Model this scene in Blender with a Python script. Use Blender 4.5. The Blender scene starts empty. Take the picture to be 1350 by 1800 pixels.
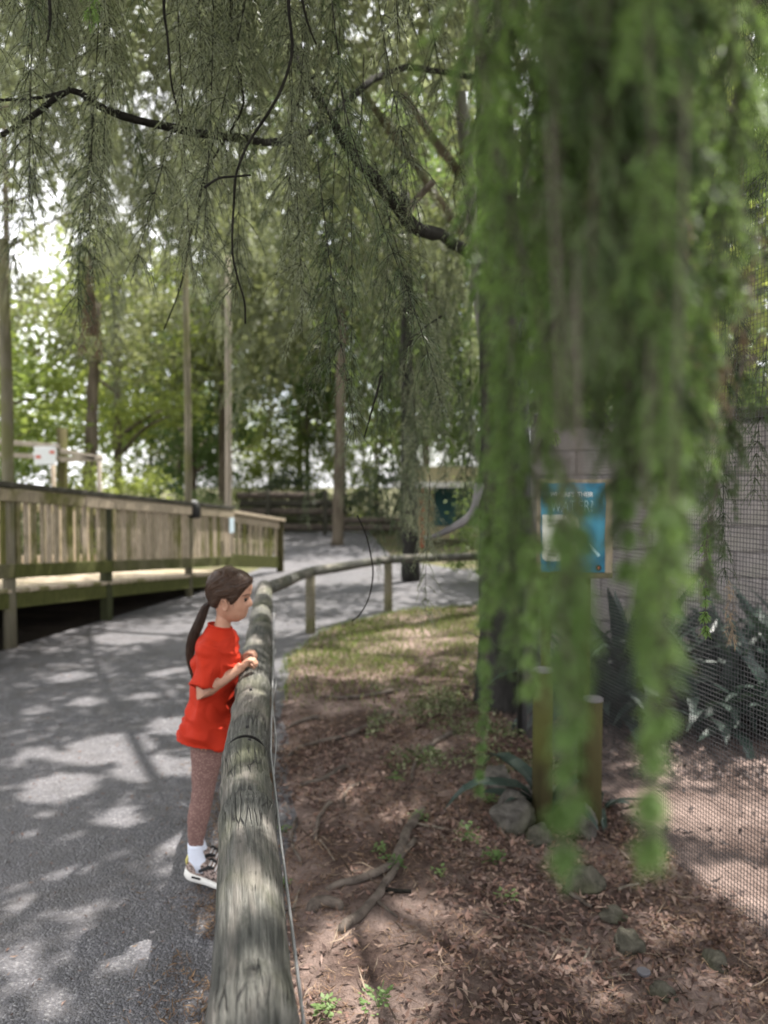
import bpy, bmesh, math, random
import numpy as np
from mathutils import Vector, Matrix, noise as mnoise
R = math.radians
random.seed(7); rng = np.random.default_rng(7)
S = bpy.context.scene
COL = S.collection

# ------------------------------------------------------------------ camera
F = 1352.0                                   # focal length in photo pixels (photo 1350 x 1800)
CAMZ = 1.53
PITCH = math.atan(50 / F)
cam = bpy.data.cameras.new('camera'); camo = bpy.data.objects.new('camera', cam); COL.objects.link(camo)
camo.location = (0, 0, CAMZ); camo.rotation_euler = (math.pi / 2 - PITCH, 0, 0)
cam.sensor_fit = 'VERTICAL'; cam.sensor_height = 36; cam.lens = 36 * F / 1800
cam.clip_start = 0.05; cam.clip_end = 1500
cam.dof.use_dof = True; cam.dof.focus_distance = 1.7; cam.dof.aperture_fstop = 2.6; cam.dof.aperture_blades = 0
S.camera = camo

# ------------------------------------------------------------------ sky, sun, exposure
SUN = Vector((0.30, 0.36, 1.0)).normalized()          # towards the sun
w = bpy.data.worlds.new("World"); S.world = w; w.use_nodes = True
nt = w.node_tree; nt.nodes.clear()
out = nt.nodes.new('ShaderNodeOutputWorld'); bg = nt.nodes.new('ShaderNodeBackground')
sky = nt.nodes.new('ShaderNodeTexSky'); sky.sky_type = 'NISHITA'; sky.sun_disc = False
sky.sun_elevation = math.asin(SUN.z); sky.sun_rotation = math.atan2(SUN.x, SUN.y)
sky.air_density = 1.0; sky.dust_density = 2.0; sky.ozone_density = 1.0
tc = nt.nodes.new('ShaderNodeTexCoord'); nz = nt.nodes.new('ShaderNodeTexNoise')
nz.inputs['Scale'].default_value = 2.2; nz.inputs['Detail'].default_value = 6
cr = nt.nodes.new('ShaderNodeValToRGB')
cr.color_ramp.elements[0].position = 0.36; cr.color_ramp.elements[1].position = 0.56
cr.color_ramp.elements[0].color = (.25, .25, .25, 1)
mx = nt.nodes.new('ShaderNodeMixRGB'); mx.inputs['Color2'].default_value = (15, 15, 15.4, 1)
nt.links.new(tc.outputs['Generated'], nz.inputs['Vector']); nt.links.new(nz.outputs['Fac'], cr.inputs['Fac'])
nt.links.new(cr.outputs['Color'], mx.inputs['Fac']); nt.links.new(sky.outputs['Color'], mx.inputs['Color1'])
nt.links.new(mx.outputs['Color'], bg.inputs['Color']); bg.inputs['Strength'].default_value = 0.075
nt.links.new(bg.outputs[0], out.inputs['Surface'])
sl = bpy.data.lights.new('sun', 'SUN'); sl.energy = 5.0; sl.angle = R(0.53); sl.color = (1, .95, .88)
so = bpy.data.objects.new('sun', sl); COL.objects.link(so); so.location = SUN * 30
so.rotation_euler = SUN.to_track_quat('Z', 'Y').to_euler()
S.view_settings.view_transform = 'Standard'; S.view_settings.look = 'None'
S.view_settings.exposure = 1.4; S.view_settings.gamma = 1; S.view_settings.use_curve_mapping = False
S.cycles.use_denoising = True
S.cycles.max_bounces = 7; S.cycles.diffuse_bounces = 4; S.cycles.glossy_bounces = 2
S.cycles.transmission_bounces = 4; S.cycles.transparent_max_bounces = 4
S.cycles.sample_clamp_indirect = 6

# ------------------------------------------------------------------ helpers
def P(px, py, Y):
    """world point seen at photo pixel (px, py) at world distance Y"""
    c, s = math.cos(PITCH), math.sin(PITCH)
    dx, a, b = px - 675, F, 900 - py
    d = Vector((dx, c * a + s * b, -s * a + c * b))
    return Vector((0, 0, CAMZ)) + d * (Y / d.y)
def G(px, py, z=0.0):
    d = P(px, py, 1.0) - Vector((0, 0, CAMZ))
    k = (z - CAMZ) / d.z
    return Vector((d.x * k, d.y * k, z))
def lerp(a, b, t): return a + (b - a) * t
def sst(a, b, x):
    t = min(1, max(0, (x - a) / (b - a))); return t * t * (3 - 2 * t)
def pw(x, pts):
    xs = [p[0] for p in pts]; ys = [p[1] for p in pts]
    return float(np.interp(x, xs, ys))

class MB:
    def __init__(s): s.v = []; s.f = []; s.uv = {}; s.tint = None
    def quad(s, a, b, c, d):
        n = len(s.v); s.v += [a, b, c, d]; s.f.append((n, n + 1, n + 2, n + 3))
    def tri(s, a, b, c):
        n = len(s.v); s.v += [a, b, c]; s.f.append((n, n + 1, n + 2))
    def box(s, c, size, m=None, bev=0.0, jit=0.0):
        hx, hy, hz = size[0] / 2, size[1] / 2, size[2] / 2
        m = m or Matrix.Identity(3); c = Vector(c)
        if bev <= 0:
            n = len(s.v)
            for x in (-1, 1):
                for y in (-1, 1):
                    for z in (-1, 1):
                        p = Vector((x * hx, y * hy, z * hz))
                        if jit: p += Vector((random.uniform(-jit, jit), random.uniform(-jit, jit), random.uniform(-jit, jit)))
                        s.v.append(tuple(c + m @ p))
            s.f += [(n, n + 1, n + 3, n + 2), (n + 4, n + 6, n + 7, n + 5), (n, n + 4, n + 5, n + 1),
                    (n + 2, n + 3, n + 7, n + 6), (n, n + 2, n + 6, n + 4), (n + 1, n + 5, n + 7, n + 3)]
        else:
            bm = bmesh.new(); bmesh.ops.create_cube(bm, size=1)
            for v in bm.verts:
                v.co = Vector((v.co.x * size[0], v.co.y * size[1], v.co.z * size[2]))
                if jit: v.co += Vector((random.uniform(-jit, jit), random.uniform(-jit, jit), random.uniform(-jit, jit)))
            bmesh.ops.bevel(bm, geom=bm.edges[:], offset=bev, segments=1, affect='EDGES')
            n = len(s.v); bm.verts.index_update()
            s.v += [tuple(c + m @ v.co) for v in bm.verts]
            s.f += [tuple(n + v.index for v in f.verts) for f in bm.faces]
            bm.free()
    def beam(s, a, b, wd, ht, up=(0, 0, 1), bev=0.0, jit=0.0):
        """box from a to b, width wd across, height ht along up"""
        a, b = Vector(a), Vector(b); d = (b - a); L = d.length; d.normalize()
        side = d.cross(Vector(up)).normalized(); u = side.cross(d)
        m = Matrix((d, side, u)).transposed()
        s.box((a + b) / 2, (L, wd, ht), m, bev, jit)
    def tube(s, pts, rad, n=8, caps=True, uvs=False, rough=0.0, seed=0):
        pts = [Vector(p) for p in pts]
        if not hasattr(rad, '__len__'): rad = [rad] * len(pts)
        base = len(s.v); t0 = (pts[1] - pts[0]).normalized()
        ref = Vector((0, 0, 1)) if abs(t0.z) < .9 else Vector((1, 0, 0))
        u = t0.cross(ref).normalized(); L = 0
        for i, p in enumerate(pts):
            t = (pts[min(i + 1, len(pts) - 1)] - pts[max(i - 1, 0)]).normalized()
            u = (u - t * u.dot(t)).normalized(); vv = t.cross(u)
            if i: L += (p - pts[i - 1]).length
            for k in range(n):
                a = 2 * math.pi * k / n
                r = rad[i]
                if rough:
                    q = Vector((math.cos(a) * 1.5, math.sin(a) * 1.5, L * 6 + seed))
                    r *= 1 + rough * mnoise.noise(q) + rough * .5 * mnoise.noise(q * 2.7)
                s.v.append(tuple(p + u * (math.cos(a) * r) + vv * (math.sin(a) * r)))
        for i in range(len(pts) - 1):
            for k in range(n):
                k2 = (k + 1) % n
                s.f.append((base + i * n + k, base + i * n + k2, base + (i + 1) * n + k2, base + (i + 1) * n + k))
        if caps:
            s.f.append(tuple(base + k for k in range(n))[::-1])
            e = base + (len(pts) - 1) * n
            s.f.append(tuple(e + k for k in range(n)))
    def loft(s, rings, cap=True):
        base = len(s.v); n = len(rings[0])
        for r in rings: s.v += [tuple(p) for p in r]
        for i in range(len(rings) - 1):
            for k in range(n):
                k2 = (k + 1) % n
                s.f.append((base + i * n + k, base + i * n + k2, base + (i + 1) * n + k2, base + (i + 1) * n + k))
        if cap:
            s.f.append(tuple(base + k for k in range(n))[::-1])
            e = base + (len(rings) - 1) * n
            s.f.append(tuple(e + k for k in range(n)))
    def ball(s, c, r, m=None, nu=10, nv=14):
        c = Vector(c); r = r if hasattr(r, '__len__') else (r, r, r); m = m or Matrix.Identity(3)
        rings = []
        for i in range(nu + 1):
            ph = -math.pi / 2 + math.pi * i / nu; ph = max(-1.5, min(1.5, ph))
            rings.append([c + m @ Vector((r[0] * math.cos(ph) * math.cos(2 * math.pi * k / nv), r[1] * math.cos(ph) * math.sin(2 * math.pi * k / nv), r[2] * math.sin(ph))) for k in range(nv)])
        s.loft(rings)
    def mesh(s, name, smooth=False):
        me = bpy.data.meshes.new(name); me.from_pydata([tuple(v) for v in s.v], [], s.f); me.update()
        if smooth: me.polygons.foreach_set('use_smooth', [True] * len(me.polygons))
        if s.tint is not None:
            a = me.color_attributes.new('tint', 'FLOAT_COLOR', 'POINT')
            a.data.foreach_set('color', np.asarray(s.tint, dtype=np.float32).ravel())
        return me
    def build(s, name, mat, parent=None, smooth=False, local=False):
        me = s.mesh(name, smooth); me.materials.append(mat)
        return link(name, me, parent, local=local)

def link(name, me, parent=None, loc=None, local=False):
    o = bpy.data.objects.new(name, me); COL.objects.link(o)
    if parent is not None:
        o.parent = parent
        if not local: o.location = -abs_loc(parent)
    if loc is not None: o.location = Vector(loc) - (abs_loc(parent) if parent is not None and not local else Vector())
    return o
def abs_loc(o):
    l = Vector(o.location)
    while o.parent: o = o.parent; l += o.location
    return l
def tag(o, label=None, cat=None, group=None, kind=None):
    if label: o['label'] = label
    if cat: o['category'] = cat
    if group: o['group'] = group
    if kind: o['kind'] = kind
    return o
def empty(name, loc, label, cat, group=None):
    o = bpy.data.objects.new(name, None); COL.objects.link(o); o.location = loc
    o.empty_display_size = .1
    return tag(o, label, cat, group)
def np_mesh(name, V, Fc, mat, tint=None, smooth=False):
    """fast mesh from numpy arrays; Fc is (m,3) or (m,4)"""
    me = bpy.data.meshes.new(name); k = Fc.shape[1]
    me.vertices.add(len(V)); me.vertices.foreach_set('co', V.astype(np.float32).ravel())
    me.loops.add(Fc.size); me.loops.foreach_set('vertex_index', Fc.astype(np.int32).ravel())
    me.polygons.add(len(Fc)); me.polygons.foreach_set('loop_start', np.arange(0, Fc.size, k, dtype=np.int32))
    me.polygons.foreach_set('loop_total', np.full(len(Fc), k, dtype=np.int32))
    me.update(calc_edges=True)
    if smooth: me.polygons.foreach_set('use_smooth', [True] * len(Fc))
    if tint is not None:
        a = me.color_attributes.new('tint', 'FLOAT_COLOR', 'POINT'); a.data.foreach_set('color', tint.astype(np.float32).ravel())
    me.materials.append(mat); return me
def curve_pts(ctrl, n):
    """Catmull-Rom through control points"""
    c = [Vector(p) for p in ctrl]; c = [c[0] * 2 - c[1]] + c + [c[-1] * 2 - c[-2]]
    outp = []; segs = len(c) - 3
    for i in range(n + 1):
        t = i / n * segs; k = min(int(t), segs - 1); t -= k
        a, b, d, e = c[k], c[k + 1], c[k + 2], c[k + 3]
        outp.append(.5 * ((2 * b) + (d - a) * t + (2 * a - 5 * b + 4 * d - e) * t * t + (3 * b - a - 3 * d + e) * t ** 3))
    return outp
def rotz(a): return Matrix.Rotation(a, 3, 'Z')
def remeshed(mb, voxel, name, mat, parent, disp=None, smooth_it=4):
    me = mb.mesh(name + '_src'); o = bpy.data.objects.new(name, me); COL.objects.link(o)
    m = o.modifiers.new('r', 'REMESH'); m.mode = 'VOXEL'; m.voxel_size = voxel
    sm = o.modifiers.new('s', 'SMOOTH'); sm.factor = .5; sm.iterations = smooth_it
    dg = bpy.context.evaluated_depsgraph_get(); dg.update()
    me2 = bpy.data.meshes.new_from_object(o.evaluated_get(dg)); me2.name = name
    bpy.data.objects.remove(o); bpy.data.meshes.remove(me)
    me2.polygons.foreach_set('use_smooth', [True] * len(me2.polygons))
    if disp:
        co = [v.co.copy() for v in me2.vertices]; nn = [v.normal.copy() for v in me2.vertices]
        for v, c, n in zip(me2.vertices, co, nn): v.co = c + n * disp(c, n)
    me2.materials.clear(); me2.materials.append(mat)
    return link(name, me2, parent)

# ------------------------------------------------------------------ materials
class NT:
    def __init__(s, name):
        s.m = bpy.data.materials.new(name); s.m.use_nodes = True; s.t = s.m.node_tree
        s.b = s.t.nodes['Principled BSDF']; s.out = s.t.nodes['Material Output']
        s.tc = s.t.nodes.new('ShaderNodeTexCoord')
    def n(s, typ, **kw):
        x = s.t.nodes.new(typ)
        for k, v in kw.items():
            if k in x.inputs: x.inputs[k].default_value = v
            else: setattr(x, k, v)
        return x
    def l(s, a, b): s.t.links.new(a, b)
    def mapv(s, scale=(1, 1, 1), src='Object', rot=(0, 0, 0)):
        m = s.n('ShaderNodeMapping'); m.inputs['Scale'].default_value = scale; m.inputs['Rotation'].default_value = rot
        s.l(s.tc.outputs[src], m.inputs['Vector']); return m.outputs[0]
    def noise(s, vec, scale, detail=4, rough=.55, dist=0):
        x = s.n('ShaderNodeTexNoise', Scale=scale, Detail=detail, Roughness=rough, Distortion=dist); s.l(vec, x.inputs['Vector']); return x.outputs['Fac']
    def voro(s, vec, scale, feature='F1', rand=1.0):
        x = s.n('ShaderNodeTexVoronoi', Scale=scale, Randomness=rand); x.feature = feature; s.l(vec, x.inputs['Vector']); return x
    def ramp(s, fac, stops):
        r = s.n('ShaderNodeValToRGB'); e = r.color_ramp.elements
        while len(e) < len(stops): e.new(.5)
        for el, (p, c) in zip(e, stops):
            el.position = p; el.color = (c, c, c, 1) if not hasattr(c, '__len__') else (*c, 1)
        s.l(fac, r.inputs['Fac']); return r.outputs['Color']
    def mix(s, fac, a, b, mode='MIX'):
        x = s.n('ShaderNodeMixRGB'); x.blend_type = mode
        for v, i in ((fac, 'Fac'), (a, 'Color1'), (b, 'Color2')):
            if hasattr(v, 'is_linked') or hasattr(v, 'node'): s.l(v, x.inputs[i])
            elif i == 'Fac': x.inputs[i].default_value = v
            else: x.inputs[i].default_value = (*v, 1) if hasattr(v, '__len__') else (v, v, v, 1)
        return x.outputs[0]
    def bump(s, h, strength=.5, dist=.01, prev=None):
        b = s.n('ShaderNodeBump', Strength=strength, Distance=dist); s.l(h, b.inputs['Height'])
        if prev is not None: s.l(prev, b.inputs['Normal'])
        return b.outputs[0]
    def math(s, op, a, b=0.0):
        x = s.n('ShaderNodeMath'); x.operation = op
        for i, v in enumerate((a, b)):
            if hasattr(v, 'node'): s.l(v, x.inputs[i])
            else: x.inputs[i].default_value = v
        return x.outputs[0]
    def fin(s, col, rough=.8, nrm=None, spec=.3):
        if hasattr(col, 'node'): s.l(col, s.b.inputs['Base Color'])
        else: s.b.inputs['Base Color'].default_value = (*col, 1)
        if hasattr(rough, 'node'): s.l(rough, s.b.inputs['Roughness'])
        else: s.b.inputs['Roughness'].default_value = rough
        s.b.inputs['Specular IOR Level'].default_value = spec
        if nrm is not None: s.l(nrm, s.b.inputs['Normal'])
        return s.m
    def rnd(s):
        return s.n('ShaderNodeObjectInfo').outputs['Random']

def m_plain(name, col, rough=.7, var=.15, scale=20, spec=.3, bump=.0):
    t = NT(name); v = t.mapv(); f = t.noise(v, scale, 4)
    c = t.mix(f, tuple(x * (1 - var) for x in col), tuple(min(1, x * (1 + var)) for x in col))
    return t.fin(c, rough, t.bump(f, bump, .004) if bump else None, spec)
def m_foliage(name, ca, cb, trans=.35, tscale=3.0, rough=.55, spec=.35):
    """leaf material: colour differs from spray to spray (object random) and leaf to leaf (noise)"""
    t = NT(name); v = t.mapv(); f = t.noise(v, tscale, 3); r = t.rnd()
    k = t.math('ADD', t.math('MULTIPLY', f, .6), t.math('MULTIPLY', r, .45))
    c = t.ramp(k, [(.2, ca), (.75, cb)])
    m = t.fin(c, rough, None, spec)
    tr = t.n('ShaderNodeBsdfTranslucent'); mixs = t.n('ShaderNodeMixShader'); mixs.inputs[0].default_value = trans
    c2 = t.mix(1.0, c, (1.08, 1.1, .78), 'MULTIPLY'); t.l(c2, tr.inputs['Color'])
    t.l(t.b.outputs[0], mixs.inputs[1]); t.l(tr.outputs[0], mixs.inputs[2]); t.l(mixs.outputs[0], t.out.inputs['Surface'])
    return m
def m_bark(name, ca, cb, sc=8, stretch=.18, moss=None):
    t = NT(name); v = t.mapv((1, 1, stretch)); f = t.noise(v, sc, 8, .65, .6); g = t.noise(t.mapv(), 2.2, 3)
    c = t.ramp(f, [(.3, ca), (.7, cb)])
    if moss: c = t.mix(t.ramp(g, [(.48, 0), (.65, .7)]), c, moss)
    return t.fin(c, .9, t.bump(f, .9, .03), .15)
def m_log(name):
    """weathered round timber: grain along local Y, green algae, cracks, pale worn top fibres"""
    t = NT(name); v = t.mapv((42, 2.0, 42)); v2 = t.mapv()
    g = t.noise(v, 2.6, 9, .72, .5); fine = t.noise(t.mapv((130, 5, 130)), 3.0, 5, .65)
    big = t.noise(t.mapv((3.2, 1.6, 3.2)), 1.6, 4, .6, .4)
    c = t.ramp(g, [(.33, (.020, .020, .018)), (.46, (.075, .075, .066)), (.57, (.135, .132, .118)), (.72, (.26, .245, .22))])
    c = t.mix(t.ramp(fine, [(.36, .75), (.5, 0)]), c, (.04, .038, .03))
    c = t.mix(t.ramp(big, [(.46, 0), (.66, .6)]), c, t.ramp(g, [(.3, (.045, .05, .024)), (.7, (.17, .172, .09))]))
    wp = t.noise(t.mapv((4, 1.2, 4)), 3.1, 4, .6, .6); c = t.mix(t.ramp(wp, [(.5, 0), (.66, .6)]), c, t.ramp(g, [(.3, (.12, .105, .09)), (.7, (.30, .265, .235))]))
    dk = t.noise(t.mapv((6, 2.2, 6)), 2.2, 6, .7, 1.2)
    c = t.mix(t.ramp(dk, [(.56, 0), (.68, .7)]), c, (.035, .036, .03))
    # torn cracks running along the grain
    vv = t.n('ShaderNodeTexVoronoi', Scale=1.0); vv.feature = 'DISTANCE_TO_EDGE'
    wv = t.n('ShaderNodeVectorMath'); wv.operation = 'ADD'
    nn = t.n('ShaderNodeTexNoise', Scale=7.0, Detail=5); t.l(v2, nn.inputs['Vector'])
    sc = t.n('ShaderNodeVectorMath'); sc.operation = 'SCALE'; sc.inputs['Scale'].default_value = .7
    t.l(nn.outputs['Color'], sc.inputs[0]); t.l(t.mapv((62, 3.0, 62)), wv.inputs[0]); t.l(sc.outputs[0], wv.inputs[1]); t.l(wv.outputs[0], vv.inputs['Vector'])
    crack = t.ramp(vv.outputs['Distance'], [(.0, 1), (.07, 0)])
    patch = t.ramp(t.noise(v2, 6.5, 4), [(.54, 0), (.63, 1)])
    ck = t.math('MULTIPLY', crack, patch)
    c = t.mix(ck, c, (.009, .008, .007))
    h = t.math('SUBTRACT', t.math('ADD', t.math('MULTIPLY', g, .5), t.math('MULTIPLY', fine, .35)), t.math('MULTIPLY', ck, .8))
    return t.fin(c, .72, t.bump(h, 1.0, .012), .3)
def m_board(name, grey, moss, mossamt=.5):
    t = NT(name); r = t.rnd()
    v = t.mapv((5, 5, 5)); f = t.noise(t.mapv((9, 9, 2.5)), 4, 6, .65); g = t.noise(v, .5, 4)
    c = t.ramp(f, [(.3, tuple(x * .55 for x in grey)), (.7, grey)])
    amt = t.math('ADD', g, t.math('MULTIPLY', t.math('SUBTRACT', r, .5), .5))
    c = t.mix(t.ramp(amt, [(.62 - mossamt * .4, 0), (.85 - mossamt * .4, 1)]), c, t.ramp(f, [(.3, tuple(x * .5 for x in moss)), (.7, moss)]))
    return t.fin(c, .85, t.bump(f, .6, .006), .2)

def m_asphalt():
    t = NT('asphalt'); v = t.mapv()
    vo = t.voro(v, 150); vo2 = t.voro(v, 75); st = vo.outputs['Color']; big = t.noise(v, .9, 5, .6); mid = t.noise(v, 7, 5, .6)
    sep = t.n('ShaderNodeSeparateColor'); t.l(st, sep.inputs[0])
    c = t.ramp(sep.outputs[0], [(.0, (.038, .038, .044)), (.55, (.080, .079, .090)), (.88, (.135, .132, .145)), (1, (.30, .295, .30))])
    c = t.mix(t.ramp(mid, [(.35, .45), (.6, 0)]), c, (.052, .05, .053))
    c = t.mix(t.ramp(big, [(.35, 0), (.65, .45)]), c, (.16, .15, .155))
    dirt = t.noise(v, 2.3, 7, .7, .8); c = t.mix(t.ramp(dirt, [(.52, 0), (.7, .55)]), c, (.05, .044, .040))
    h1 = t.math('SUBTRACT', 1.0, vo.outputs['Distance']); h2 = t.math('SUBTRACT', 1.0, vo2.outputs['Distance'])
    n1 = t.bump(h1, .8, .006); n2 = t.bump(h2, .55, .009, n1); n3 = t.bump(mid, .4, .02, n2)
    return t.fin(c, t.ramp(mid, [(.3, .42), (.7, .68)]), n3, .5)
def m_soil(name, ca, cb, cc, bumpd=.02):
    t = NT(name); v = t.mapv(); a = t.noise(v, 1.8, 5, .6); b = t.noise(v, 38, 6, .7); vo = t.voro(v, 120)
    c = t.ramp(b, [(.3, ca), (.65, cb)])
    c = t.mix(t.ramp(a, [(.42, 0), (.6, .8)]), c, t.ramp(b, [(.3, tuple(x * .6 for x in cc)), (.7, cc)]))
    n = t.bump(b, .9, bumpd); n = t.bump(vo.outputs['Distance'], .5, .006, n)
    return t.fin(c, .95, n, .1)
def m_tint(name, rough=.8, spec=.2, trans=0.0):
    t = NT(name); a = t.n('ShaderNodeVertexColor'); a.layer_name = 'tint'
    f = t.noise(t.mapv(), 90, 3)
    c = t.mix(1.0, a.outputs['Color'], t.ramp(f, [(.3, .75), (.7, 1.1)]), 'MULTIPLY')
    m = t.fin(c, rough, None, spec)
    if trans:
        tr = t.n('ShaderNodeBsdfTranslucent'); ms = t.n('ShaderNodeMixShader'); ms.inputs[0].default_value = trans
        t.l(c, tr.inputs['Color']); t.l(t.b.outputs[0], ms.inputs[1]); t.l(tr.outputs[0], ms.inputs[2]); t.l(ms.outputs[0], t.out.inputs['Surface'])
    return m
M = {}
M['asphalt'] = m_asphalt()
M['soil'] = m_soil('soil', (.036, .024, .02), (.12, .083, .07), (.36, .27, .235))
M['earth'] = m_soil('earth', (.07, .06, .04), (.16, .14, .09), (.12, .14, .05))
M['litter'] = m_tint('leaf_litter', .75, .3, .12)
M['grass'] = m_tint('grass', .7, .2, .3)
M['log'] = m_log('weathered_log')
M['board'] = m_board('mossy_board', (.36, .30, .215), (.15, .145, .045), .45)
M['board_pale'] = m_board('pale_board', (.46, .38, .285), (.2, .185, .08), .22)
M['board_moss'] = m_board('green_board', (.15, .135, .08), (.085, .09, .026), .8)
M['rail_dark'] = m_board('dark_rail', (.075, .07, .055), (.05, .055, .025), .4)
M['pole'] = m_bark('pole_wood', (.10, .09, .06), (.24, .215, .16), 5, .15, (.13, .13, .05))
M['pole_pale'] = m_bark('pale_pole_wood', (.22, .19, .15), (.38, .335, .28), 5, .15)
M['post_yellow'] = m_bark('treated_post', (.03, .026, .012), (.09, .078, .033), 6, .12, (.08, .085, .022))
M['bark'] = m_bark('dark_bark', (.010, .0095, .009), (.05, .047, .043), 9, .2)
M['bark_grey'] = m_bark('grey_bark', (.09, .085, .085), (.24, .225, .225), 6, .25)
M['bark_brown'] = m_bark('brown_bark', (.05, .04, .03), (.17, .14, .105), 8, .25)
M['twig'] = m_bark('twig_bark', (.008, .007, .006), (.032, .029, .024), 30, .4)
M['twig_pale'] = m_bark('pale_twig', (.12, .10, .08), (.27, .23, .185), 30, .4)
M['root'] = m_bark('root_bark', (.045, .036, .03), (.17, .14, .118), 14, .5)
M['fol_mid'] = m_foliage('weeping_foliage', (.09, .108, .068), (.32, .345, .25), .52, 1.7, .45, .5)
M['fol_dark'] = m_foliage('dark_foliage', (.034, .055, .03), (.13, .165, .09), .45, 1.7, .45, .5)
M['fol_fresh'] = m_foliage('fresh_foliage', (.045, .08, .036), (.145, .20, .09), .5, 2.5)
M['fol_bright'] = m_foliage('bright_foliage', (.085, .15, .045), (.20, .30, .10), .52, 3)
M['fol_dead'] = m_foliage('dead_foliage', (.13, .085, .052), (.32, .23, .16), .4, 3)
M['fol_lime'] = m_foliage('lime_foliage', (.14, .19, .05), (.36, .40, .13), .55, .8)
M['fol_green'] = m_foliage('green_foliage', (.05, .095, .03), (.17, .23, .08), .5, .8)
M['fol_olive'] = m_foliage('olive_foliage', (.075, .09, .045), (.22, .235, .13), .5, .8)
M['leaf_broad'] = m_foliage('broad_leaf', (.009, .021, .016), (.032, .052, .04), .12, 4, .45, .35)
M['leaf_weed'] = m_foliage('weed_leaf', (.06, .12, .03), (.17, .25, .09), .35, 6)
M['wire'] = m_plain('wire_metal', (.06, .058, .06), .5, .3, 40, .5)
M['wire_grey'] = m_plain('grey_wire', (.24, .24, .24), .45, .2, 60, .5)
M['iron'] = m_plain('iron', (.025, .024, .023), .6, .3, 60)
M['block'] = m_bark('concrete_block', (.20, .18, .172), (.40, .36, .35), 5, .6, (.24, .225, .19))
M['mortar'] = m_plain('mortar', (.20, .19, .18), .95, .2, 30)
M['rock'] = m_bark('mossy_rock', (.03, .029, .022), (.125, .115, .09), 13, 1, (.045, .05, .02))
M['rock_grey'] = m_bark('grey_rock', (.04, .037, .032), (.155, .142, .125), 11, 1, (.06, .062, .03))

# ------------------------------------------------------------------ ground
def railx(y): return -.192 - .19 * (y - 1.09) if y < 2.15 else -.393 - .139 * (y - 2.15)
EDGE = [(-3, railx(0) + .5), (0, railx(0)), (1.09, railx(1.09)), (2.15, railx(2.15)), (5.74, railx(5.74) + .02), (6.67, -.96), (8.1, -.69), (9.07, .03), (9.6, 1.1), (10.0, 3.2), (10.2, 6)]
def xedge(y): return pw(y, EDGE)
def fencex(y): return 1.034 - (.24 / 1.08) * (y - 3.63)
def Hh(x, y):
    d = x - xedge(y) - .04 * mnoise.noise(Vector((x * 2, y * 2.5, 3)))
    k = sst(-.03, .22, d)
    h = -.03 + k * .05
    h += k * (.024 * mnoise.noise(Vector((x * 1.3, y * 1.3, 0))) + .012 * mnoise.noise(Vector((x * 4, y * 4, 5))) + .006 * mnoise.noise(Vector((x * 11, y * 11, 9))))
    return max(h, -.03 + k * .041)
gb = MB(); gb.quad((-300, -300, -.06), (300, -300, -.06), (300, 300, -.06), (-300, 300, -.06))
ground = gb.build('ground', M['earth']); tag(ground, 'broad brown and green ground round the enclosure', None, None, 'structure')
path_poly = [(-5.4, -3), (1, -3), (1, 5), (6, 8.5), (8, 9.5), (8, 13.2), (1.3, 13.7), (.2, 15.5), (-.5, 24.5), (-3.3, 24.5), (-2.15, 14.4), (-2.6, 11), (-3.5, 7.0), (-4.8, 2.0)]
bm = bmesh.new(); vs = [bm.verts.new((x, y, .004)) for x, y in path_poly]; bm.faces.new(vs)
bmesh.ops.triangulate(bm, faces=bm.faces[:]); me = bpy.data.meshes.new('asphalt_path'); bm.to_mesh(me); bm.free()
me.materials.append(M['asphalt']); tag(link('asphalt_path', me), 'grey asphalt path curving along the log rail', None, None, 'structure')
nx, ny = 150, 240
xs = np.linspace(-1.3, 5.2, nx); ys = np.linspace(-.6, 10.3, ny)
V = np.array([(x, y, Hh(x, y)) for y in ys for x in xs])
idx = np.arange(nx * ny).reshape(ny, nx)
Fq = np.stack([idx[:-1, :-1], idx[:-1, 1:], idx[1:, 1:], idx[1:, :-1]], -1).reshape(-1, 4)
tag(link('soil_bed', np_mesh('soil_bed', V, Fq, M['soil'], smooth=True)), 'bare brown soil of the planted bed and enclosure', None, None, 'structure')

# ------------------------------------------------------------------ log rail fence
fence = empty('rail_fence', (railx(2.15), 2.15, 0), 'weathered round log rail fence along the path that bends right at the far corner', 'fence')
def log(a, b, r0, r1, bumps=(), n=40, seg=110, seed=0, rough=.045, end_bevel=.006):
    """one round rail, modelled along its own Y axis so that the grain follows it"""
    a, b = Vector(a), Vector(b); L = (b - a).length; pts = []; rad = []
    for i in range(seg + 1):
        t = i / seg; v = t * L
        p = Vector((.006 * mnoise.noise(Vector((v * 1.1, seed, 0))), v, .006 * mnoise.noise(Vector((v * 1.1, seed, 7)))))
        r = lerp(r0, r1, t) * (1 + .035 * mnoise.noise(Vector((v * 2.1, seed + 3, 1))))
        for (v0, amp, wid) in bumps: r += amp * math.exp(-((v - v0) / wid) ** 2)
        e = min(v, L - v)
        if e < .012: r -= end_bevel * (1 - e / .012)
        pts.append(p); rad.append(r)
    mb = MB(); mb.tube(pts, rad, n, True, rough=rough, seed=seed * 13.7)
    o = mb.build('rail', M['log'], fence, True, local=True); o.location = a - fence.location
    o.rotation_euler = (b - a).to_track_quat('Y', 'Z').to_euler(); return o
AX = .765
ya, yb = .12, 2.122
log((railx(ya), ya, AX), (railx(yb), yb, AX),   .061, .0625, [(1.62, .006, .022), (1.80, .004, .018), (.95, .004, .05)], seed=2)
yc, yd = 2.168, 5.72
log((railx(yc), yc, AX - .007), (railx(yd), yd, AX - .01), .0625, .058, [(.42, .005, .03), (.66, .006, .05), (.95, .006, .06), (1.3, .006, .05), (1.75, .005, .06), (2.2, .006, .06), (2.7, .005, .06)], seed=5)
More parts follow.
